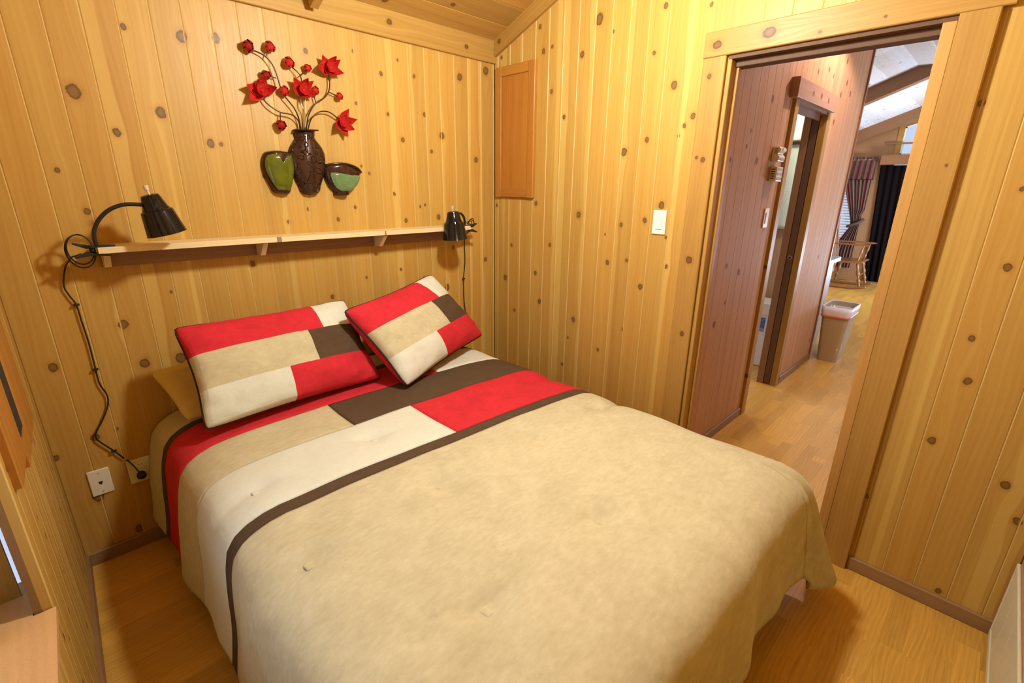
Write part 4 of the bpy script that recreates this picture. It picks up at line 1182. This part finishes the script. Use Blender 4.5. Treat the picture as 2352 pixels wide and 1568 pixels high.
t = thing('wall_cabinet', 'golden oak wall cabinet on the left wall beside the bed', 'cabinet', (lx(-.6), -.6, .80))
Un, Nn = LU.normalized(), LN.normalized()
def lw(y, n=0.):
    return Vector((lx(y), y, 0)) + Nn * n
plank(t, lw(-.355) + Vector((0, 0, .825)), Un, Nn, (0, 0, 1), .245, .016, 1.2, mat='oak_panel', c=.003, name='face_frame')
plank(t, lw(-.600) + Vector((0, 0, .90)), Un, Nn, (0, 0, 1), .125, .013, 1.125, mat='slot', c=.0005, name='gap_shade')  # dark board stands in for the shade inside the open cabinet
plank(t, lw(-.600) + Vector((0, 0, .825)), Un, Nn, (0, 0, 1), .125, .0155, .075, mat='oak_panel', c=.001, name='face_frame')
plank(t, lw(-.725) + Vector((0, 0, .865)), Un, Nn, (0, 0, 1), .20, .016, 1.16, mat='oak_panel', c=.003, name='cabinet_door')

# something small on the niche sill
t = thing('paper_cup', 'pale green cup on the pine sill of the window niche', 'cup', (-2.475, -1.0, WZ0))
mb = MB(); mb.lathe([(.0, .0), (.024, 0), (.031, .082), (.0335, .085), (.031, .088), (.029, .084), (.022, .004), (0, .004)], (-2.475, -1.0, WZ0), (0, 0, 1), 24, caps=False); mb.build('cup_body', 'towel', t, smooth=True)

# ------------------------------------------------------------------ white wall heater at the right edge
t = thing('wall_heater', 'cream painted wall heater grille low beside the doorway', 'heater', (-.45, YF, .02))
mb = MB(); mb.box((-.030, YF, .02), (-1.05, YF + .004, .335)); mb.build('back_panel', 'greywood', t)
for nm, a, b in (('frame_edge', (-.030, .300), (-1.05, .335)), ('frame_edge', (-.030, .02), (-1.05, .045)), ('frame_edge', (-.030, .045), (-.045, .300))):
    mb = MB(); mb.box((a[0], YF + .004, a[1]), (b[0], YF + .013, b[1])); mb.build(nm, 'heater', t, bevel=.003)
for i in range(7):
    x = -.052 - i * .142
    mb = MB(); mb.box((x, YF + .004, .050), (x - .134, YF + .010, .292)); mb.build('grille_panel', 'heater', t, bevel=.002)

# ------------------------------------------------------------------ things on the hall wall
t = thing('thermostat', 'beige thermostat, the upper box beside the bathroom doorway', 'thermostat', (.995, HY, 1.69))
mb = MB(); mb.prism([(0, 1.692), (-.035, 1.692), (-.042, 1.705), (-.042, 1.72), (-.028, 1.735), (-.045, 1.750), (-.045, 1.762), (-.035, 1.772), (0, 1.772)], lambda a, b, d: (d, HY + a, b), .945, 1.045); mb.build('housing', 'ivory', t, bevel=.003)
mb = MB(); mb.box((.960, HY - .043, 1.697), (1.030, HY - .0445, 1.712)); mb.build('display', 'greyplate', t)
mb = MB(); mb.lathe([(.009, 0), (.009, .008)], (.985, HY - .040, 1.757), (0, -1, 0), 12); mb.build('dial', 'white', t)
mb = MB()
for i in range(5):
    mb.box((.9445, HY - .012, 1.735 + i * .006), (.946, HY - .030, 1.7375 + i * .006))
mb.build('vent_slots', 'slot', t)
t = thing('gas_detector', 'beige vented alarm box just below the thermostat', 'alarm', (1.005, HY, 1.58))
mb = MB(); mb.box((.955, HY, 1.583), (1.055, HY - .040, 1.664)); mb.build('housing', 'ivory', t, bevel=.005)
mb = MB()
for i in range(5):
    mb.box((.9535, HY - .008, 1.598 + i * .0125), (.9552, HY - .030, 1.603 + i * .0125))
mb.build('vent_slots', 'slot', t)
mb = MB()
for z in (1.592, 1.618, 1.644):
    mb.box((.966, HY - .0402, z), (1.044, HY - .0412, z + .014))
mb.build('label_plate', 'greyplate', t)
t = thing('light_switch', 'white light switch on the hall wall below the alarm box', 'light switch', (1.0, HY, 1.31))
mb = MB(); mb.box((.972, HY, 1.314), (1.045, HY - .008, 1.430)); mb.build('cover_plate', 'white', t, bevel=.003)
mb = MB(); mb.box((.992, HY - .008, 1.340), (1.026, HY - .012, 1.404)); mb.build('rocker', 'white', t, bevel=.001)

# ------------------------------------------------------------------ bathroom, through the gap
t = thing('towel', 'pale green towel hanging on the bathroom wall', 'towel', (2.6, -.9, 1.2))
mb = MB()
mb.grid(lambda u, v: (2.585 - .006 * math.sin(u * 40) - .012, u, v), lin(-1.06, -.70, 40), lin(1.205, 1.895, 20)); mb.build('terry_cloth', 'towel', t, smooth=True, solid=.012)
mb = MB(); mb.tube([(2.585, -1.09, 1.895), (2.585, -.68, 1.895)], .008, 10); mb.build('towel_rail', 'steel', t, smooth=True)
t = thing('bathroom_cabinet', 'white wall cabinet above the green towel', 'cabinet', (2.55, -.9, 1.93))
mb = MB(); mb.box((2.50, -1.12, 1.925), (2.607, -.66, 2.30)); mb.build('cabinet_body', 'white', t, bevel=.003)
mb = MB(); mb.box((2.485, -1.115, 1.93), (2.50, -.665, 2.295)); mb.build('cabinet_door', 'white', t, bevel=.003)
t = thing('storage_tub', 'tall white plastic tub with a blue label in the bathroom', 'tub', (2.4, -1.0, 0))
mb = MB(); mb.box((2.275, -1.16, .004), (2.52, -.82, .475)); tb = mb.build('tub_body', 'liner', t, bevel=.006)
mb = MB(); mb.box((2.27, -1.165, .475), (2.525, -.815, .585)); mb.build('lid', 'white', t, bevel=.006)
mb = MB(); mb.box((2.2735, -1.075, .355), (2.275, -1.015, .455)); mb.build('label', 'bluelabel', t)
mb = MB(); mb.box((2.2735, -1.075, .325), (2.275, -1.03, .353)); mb.build('barcode', 'greyplate', t)

# ------------------------------------------------------------------ kitchen end: counter and wastebasket
t = thing('kitchen_cabinet', 'grey wood base cabinet at the end of the hall wall', 'cabinet', (3.2, -1.0, 0))
mb = MB(); mb.box((2.86, -1.26, .0), (3.42, -.70, .868)); mb.build('cabinet_body', 'greywood', t, bevel=.002)
mb = MB(); mb.box((2.87, -1.268, .10), (3.41, -1.26, .85)); mb.build('end_panel', 'greywood', t, bevel=.002)
mb = MB(); mb.prism([(2.85, -.68), (2.85, -1.305), (3.48, -1.305), (3.52, -1.27), (3.52, -.68)], lambda a, b, d: (a, b, d), .868, .910)
tag(mb.build('countertop', 'grey', None, bevel=.004), 'grey laminate countertop at the end of the hall wall', 'countertop')

t = thing('wastebasket', 'beige plastic wastebasket with a white liner at the end of the hall', 'wastebasket', (3.02, -1.46, 0))
def rrect(cx_, cy_, hx, hy, r, n=6):
    out = []
    for sx, sy, q in ((1, 1, 0), (-1, 1, PI / 2), (-1, -1, PI), (1, -1, 3 * PI / 2)):
        for k in range(n + 1):
            a = q + k / n * PI / 2
            out.append((cx_ + sx * (hx - r) + r * math.cos(a), cy_ + sy * (hy - r) + r * math.sin(a)))
    return out
def loft(levels):
    mb = MB(); vs = []; fs = []
    n = len(levels[0][0])
    for ring, z in levels:
        vs += [(a, b, z) for a, b in ring]
    for l in range(len(levels) - 1):
        for i in range(n):
            fs.append((l * n + i, l * n + (i + 1) % n, (l + 1) * n + (i + 1) % n, (l + 1) * n + i))
    mb.add(vs, fs)
    return mb, n
WCX, WCY = 3.035, -1.475
HT = .520
mb, n = loft([(rrect(WCX, WCY, .150, .078, .03), .0), (rrect(WCX, WCY, .150, .078, .03), .004), (rrect(WCX, WCY, .185, .112, .035), HT), (rrect(WCX, WCY, .178, .106, .034), HT), (rrect(WCX, WCY, .144, .072, .03), .008)])
mb.f.append(tuple(range(n))[::-1]); mb.f.append(tuple(range(4 * n, 5 * n)))
mb.build('bin_body', 'can', t, smooth=True, angle=30)
def wav(ring, k, amp):
    return [(a + amp * math.sin(i * k), b + amp * math.cos(i * k * 1.3)) for i, (a, b) in enumerate(ring)]
mb, n = loft([(wav(rrect(WCX, WCY, .186, .113, .035), 1.9, .002), HT - .075), (wav(rrect(WCX, WCY, .190, .117, .035), 1.3, .002), HT - .04), (rrect(WCX, WCY, .192, .119, .035), HT + .004), (rrect(WCX, WCY, .184, .111, .035), HT + .006), (wav(rrect(WCX, WCY, .165, .095, .03), 2.1, .006), HT - .10), (wav(rrect(WCX, WCY, .150, .080, .03), 1.1, .01), .12)])
mb.build('bin_liner', 'liner', t, smooth=True)
mb, n = loft([(rrect(WCX, WCY, .1865, .1135, .035), HT - .092), (rrect(WCX, WCY, .189, .116, .035), HT - .088), (rrect(WCX, WCY, .190, .117, .035), HT - .072), (rrect(WCX, WCY, .186, .113, .035), HT - .070)])
mb.build('draw_tape', 'liner_red', t, smooth=True)
mb = MB()
mb.box((WCX - .1755, WCY - .045, .10), (WCX - .1775, WCY + .045, .102))

# ------------------------------------------------------------------ rocking chair
rc = thing('rocking_chair', 'maple rocking chair with turned legs in front of the living room window', 'chair', (7.35, -.66, 0))
def turned(p0, p1, r, beads=3, mat='maple', name='leg'):
    p0, p1 = Vector(p0), Vector(p1); L = (p1 - p0).length
    pr = []
    n = 26
    for i in range(n + 1):
        t_ = i / n
        k = 1 + .28 * math.sin(t_ * beads * 2 * PI) * (1 if .15 < t_ < .9 else .3)
        pr.append((r * k * (1.1 - .35 * abs(t_ - .45)), t_ * L))
    m_ = MB(); m_.lathe(pr, p0, p1 - p0, 10)
    return m_.build(name, mat, rc, smooth=True)
CXc = 7.35
mb = MB(); mb.prism([(-.44, .405), (-.90, .425), (-.92, .440), (-.90, .458), (-.72, .447), (-.46, .435), (-.43, .425)], lambda a, b, d: (d, a, b), CXc - .26, CXc + .26); mb.build('seat', 'maple', rc, bevel=.008)
for sx in (-.21, .21):
    turned((CXc + sx, -.54, .41), (CXc + sx * 1.12, -.50, .055), .020)
    turned((CXc + sx, -.84, .415), (CXc + sx * 1.12, -.935, .055), .020)
    mb = MB(); mb.tube([(CXc + sx * 1.12, -.16, .085), (CXc + sx * 1.12, -.30, .050), (CXc + sx * 1.12, -.50, .026), (CXc + sx * 1.12, -.72, .021), (CXc + sx * 1.12, -.90, .035), (CXc + sx * 1.12, -1.03, .062)], .020, 8, smooth=5); mb.build('rocker', 'maple', rc, smooth=True)
    mb = MB(); mb.tube([(CXc + sx * 1.05, -.47, .43), (CXc + sx * 1.05, -.41, .75), (CXc + sx * 1.02, -.37, 1.08)], [.016, .019, .013, .016], 10, smooth=6); mb.build('back_post', 'maple', rc, smooth=True)
    mb = MB(); mb.lathe([(0, 0), (.014, .004), (.020, .02), (.014, .036), (0, .04)], (CXc + sx * 1.02, -.37, 1.075), (0, -.1, 1), 12, caps=False); mb.build('finial', 'maple', rc, smooth=True)
    turned((CXc + sx * 1.15, -.84, .45), (CXc + sx * 1.2, -.88, .70), .013, 2, name='arm_post')
    mb = MB(); mb.prism([(-.40, .700), (-.93, .698), (-.97, .712), (-.93, .726), (-.40, .722)], lambda a, b, d: (d, a, b), CXc + sx * 1.2 - .03, CXc + sx * 1.2 + .03); mb.build('arm', 'maple', rc, bevel=.006)
for i in range(7):
    x = CXc - .165 + i * .055
    mb = MB(); mb.tube([(x, -.465, .44), (x, -.40, .75), (x, -.37, 1.04)], [.009, .011, .008, .008], 8, smooth=4); mb.build('spindle', 'maple', rc, smooth=True)
mb = MB(); mb.box((CXc - .22, -.385, .985), (CXc + .22, -.358, 1.10)); mb.build('crest_rail', 'maple', rc, bevel=.01)
mb = MB(); mb.box((CXc - .22, -.42, .665), (CXc + .22, -.395, .70)); mb.build('back_rail', 'maple', rc, bevel=.006)
for yy, zz in ((-.52, .20), (-.88, .22)):
    mb = MB(); mb.tube([(CXc - .22, yy, zz), (CXc, yy, zz), (CXc + .22, yy, zz)], [.010, .017, .010], 8, smooth=4); mb.build('stretcher', 'maple', rc, smooth=True)

# ------------------------------------------------------------------ curtains and blind at the far wall
def cloth(name, mat, parent, y0, y1, z0, z1, amp, waves, x, shape=None, nu=90, nv=24, rep=1.):
    mb = MB(); us = lin(0, 1, nu); vs = lin(0, 1, nv)
    def fn(u, v):
        yy = y0 + (y1 - y0) * u; zz = z0 + (z1 - z0) * v
        if shape:
            yy = shape(u, v)
        return (x - amp * (1 + math.sin(u * waves * 2 * PI)) * (.6 + .4 * (1 - v)), yy, zz)
    mb.grid(fn, us, vs)
    o = mb.build(name, mat, parent, smooth=True)
    uvl = o.data.uv_layers.new(name='UVMap')
    nn = len(us)
    for lp in o.data.loops:
        i = lp.vertex_index
        uvl.data[lp.index].uv = ((i % nn) / (nn - 1) * rep, (i // nn) / (len(vs) - 1))
    return o
bl = thing('window_blind', 'white slatted blind glowing in the living room window', 'blind', (XE - .02, -.1, .5))
z = .50
while z < 1.95:
    mb = MB(); mb.prism([(-.012, -.008), (-.012, -.0065), (.012, .0085), (.012, .007)], lambda a, b, d: (XE + .012 + a, d, z + b), .27, -.47); mb.build('slat', 'blind', bl)
    z += .046
mb = MB(); mb.box((XE - .005, .27, 1.94), (XE + .028, -.47, 1.975)); mb.build('head_rail', 'blind', bl)
st = thing('striped_curtain', 'striped red and brown curtain tied back beside the window', 'curtain', (XE - .05, -.45, .3))
def side(u, v):
    # full at the top, gathered at the tie, loose again below
    zz = .22 + 1.70 * v
    inner = -.60 + (.30 if zz > .95 else 0) * min(1, max(0, (zz - .95) / .75)) ** .8 + (.0 if zz > .95 else .05 * (.95 - zz) / .7)
    if zz < .95:
        inner = -.47 + .20 * min(1, (.95 - zz) / .4)
    elif zz < 1.1:
        inner = -.47 + .04 * (zz - .95) / .15
    else:
        inner = -.43 + .28 * ((zz - 1.1) / .82)
    outer = -.62 + (.03 if zz < 1.2 else 0)
    return inner + (outer - inner) * u
cloth('curtain_panel', 'stripe', st, 0, 0, .22, 1.92, .018, 7, XE - .035, shape=side, rep=.5)
mb = MB(); mb.tube([(XE - .03, -.64, 1.06), (XE - .085, -.57, 1.00), (XE - .085, -.47, .95), (XE - .03, -.42, .93)], .022, 8, smooth=4); mb.build('tie_band', 'stripe', st, smooth=True)
def side2(u, v):
    zz = .22 + 1.70 * v
    if zz < .95:
        inner = .20
    else:
        inner = .16 - .20 * ((zz - .95) / .97) ** .7
    return .33 + (inner - .33) * u
st2 = thing('striped_curtain', 'striped red and brown curtain on the far side of the glowing blind', 'curtain', (XE - .05, .25, .3))
cloth('curtain_panel', 'stripe', st2, 0, 0, .22, 1.92, .016, 6, XE - .035, shape=side2, rep=.8)
va = thing('curtain_valance', 'gathered striped valance over the living room window', 'valance', (XE - .08, -.2, 1.7))
cloth('valance_cloth', 'stripe', va, .36, -.65, 1.715, 2.02, .020, 13, XE - .075, rep=2.2)
cloth('ruffle', 'stripe', va, .36, -.66, 2.02, 2.065, .012, 20, XE - .08, nv=4, rep=2.2)
cloth('hem_band', 'piping', va, .36, -.652, 1.703, 1.722, .0215, 13, XE - .076, nv=3)
mb = MB(); mb.tube([(XE - .085, .38, 2.02), (XE - .085, -.66, 2.02)], .010, 8); mb.build('curtain_rod', 'beam', va, smooth=True)
bk = thing('black_curtain', 'floor-length black curtain over the patio opening', 'curtain', (XE - .06, -1.1, 0))
def blk(u, v):
    return -.70 - .14 * (1 - v) * (1 - u) - 1.05 * u
cloth('curtain_panel', 'blackcloth', bk, -.66, -1.75, .035, 1.925, .018, 11, XE - .03, shape=blk, nu=160)
t = thing('pelmet', 'reddish wooden pelmet box above the black curtain', 'pelmet', (XE - .1, -1.1, 1.94))
mb = MB(); mb.box((XE - .16, -.70, 1.935), (XE - .14, -1.80, 2.07)); mb.build('front_board', 'beam', t, bevel=.002)
mb = MB(); mb.box((XE - .14, -.70, 1.935), (XE - .001, -.72, 2.07)); mb.build('end_board', 'beam', t)
mb = MB(); mb.box((XE - .16, -.70, 2.07), (XE - .001, -1.80, 2.082)); mb.build('top_board', 'beam', t)

# ------------------------------------------------------------------ lamps that light the rooms (above the frame)
WARM = (1.0, 1.0, .93)
t = thing('ceiling_light', 'pendant bedroom light hanging below the ridge', 'ceiling light', (-.98, -1.38, 2.3))
mb = MB(); mb.lathe([(0, 0), (.07, 0), (.06, -.03), (0, -.035)], (-.98, -1.38, 2.862), (0, 0, 1), 24, caps=False); mb.build('canopy', 'bronze_rim', t, smooth=True)
mb = MB(); mb.tube([(-.98, -1.38, 2.85), (-.98, -1.38, 2.44)], .012, 10); mb.build('stem', 'bronze_rim', t, smooth=True)
mb = MB(); mb.lathe([(0, .075), (.05, .075), (.085, .05), (.09, .0), (.085, .0), (.08, .045), (.045, .068), (0, .068)], (-.98, -1.38, 2.375), (0, 0, 1), 28, caps=False); mb.build('housing', 'bronze_rim', t, smooth=True)  # unseen dome, put in to shade the ceiling from the bulb
light('ceiling_lamp_light', 'POINT', (-.98, -1.38, 2.28), BULB, WARM, shadow_soft_size=.075)
t = thing('ceiling_light', 'hall ceiling downlight above the bathroom doorway', 'ceiling light', (1.75, -1.78, 2.7))
mb = MB(); mb.lathe([(.0, .10), (.05, .10), (.10, .0), (.095, .0), (.045, .09), (0, .09)], (1.75, -1.78, 2.64), (0, 0, 1), 28, caps=False); mb.build('reflector', 'white', t, smooth=True)
light('hall_bulb_light', 'SPOT', (1.75, -1.78, 2.63), HALLB, (1.0, .72, .66), shadow_soft_size=.04, spot_size=math.radians(150), spot_blend=.25, aim=(1.75, -1.78, 0))

t = thing('ceiling_light', 'added bathroom ceiling light over the towel', 'ceiling light', (2.0, -.7, 2.4))  # unseen lamp added to brighten the towel and the doorway gap
mb = MB(); mb.lathe([(0, .03), (.08, .03), (.10, 0), (.07, -.02), (0, -.03)], (2.0, -.7, 2.42), (0, 0, 1), 24, caps=False); mb.build('dome', 'white', t, smooth=True)
light('added_bathroom_light', 'POINT', (2.0, -.7, 2.30), 22, (1.0, .97, .90), shadow_soft_size=.06)
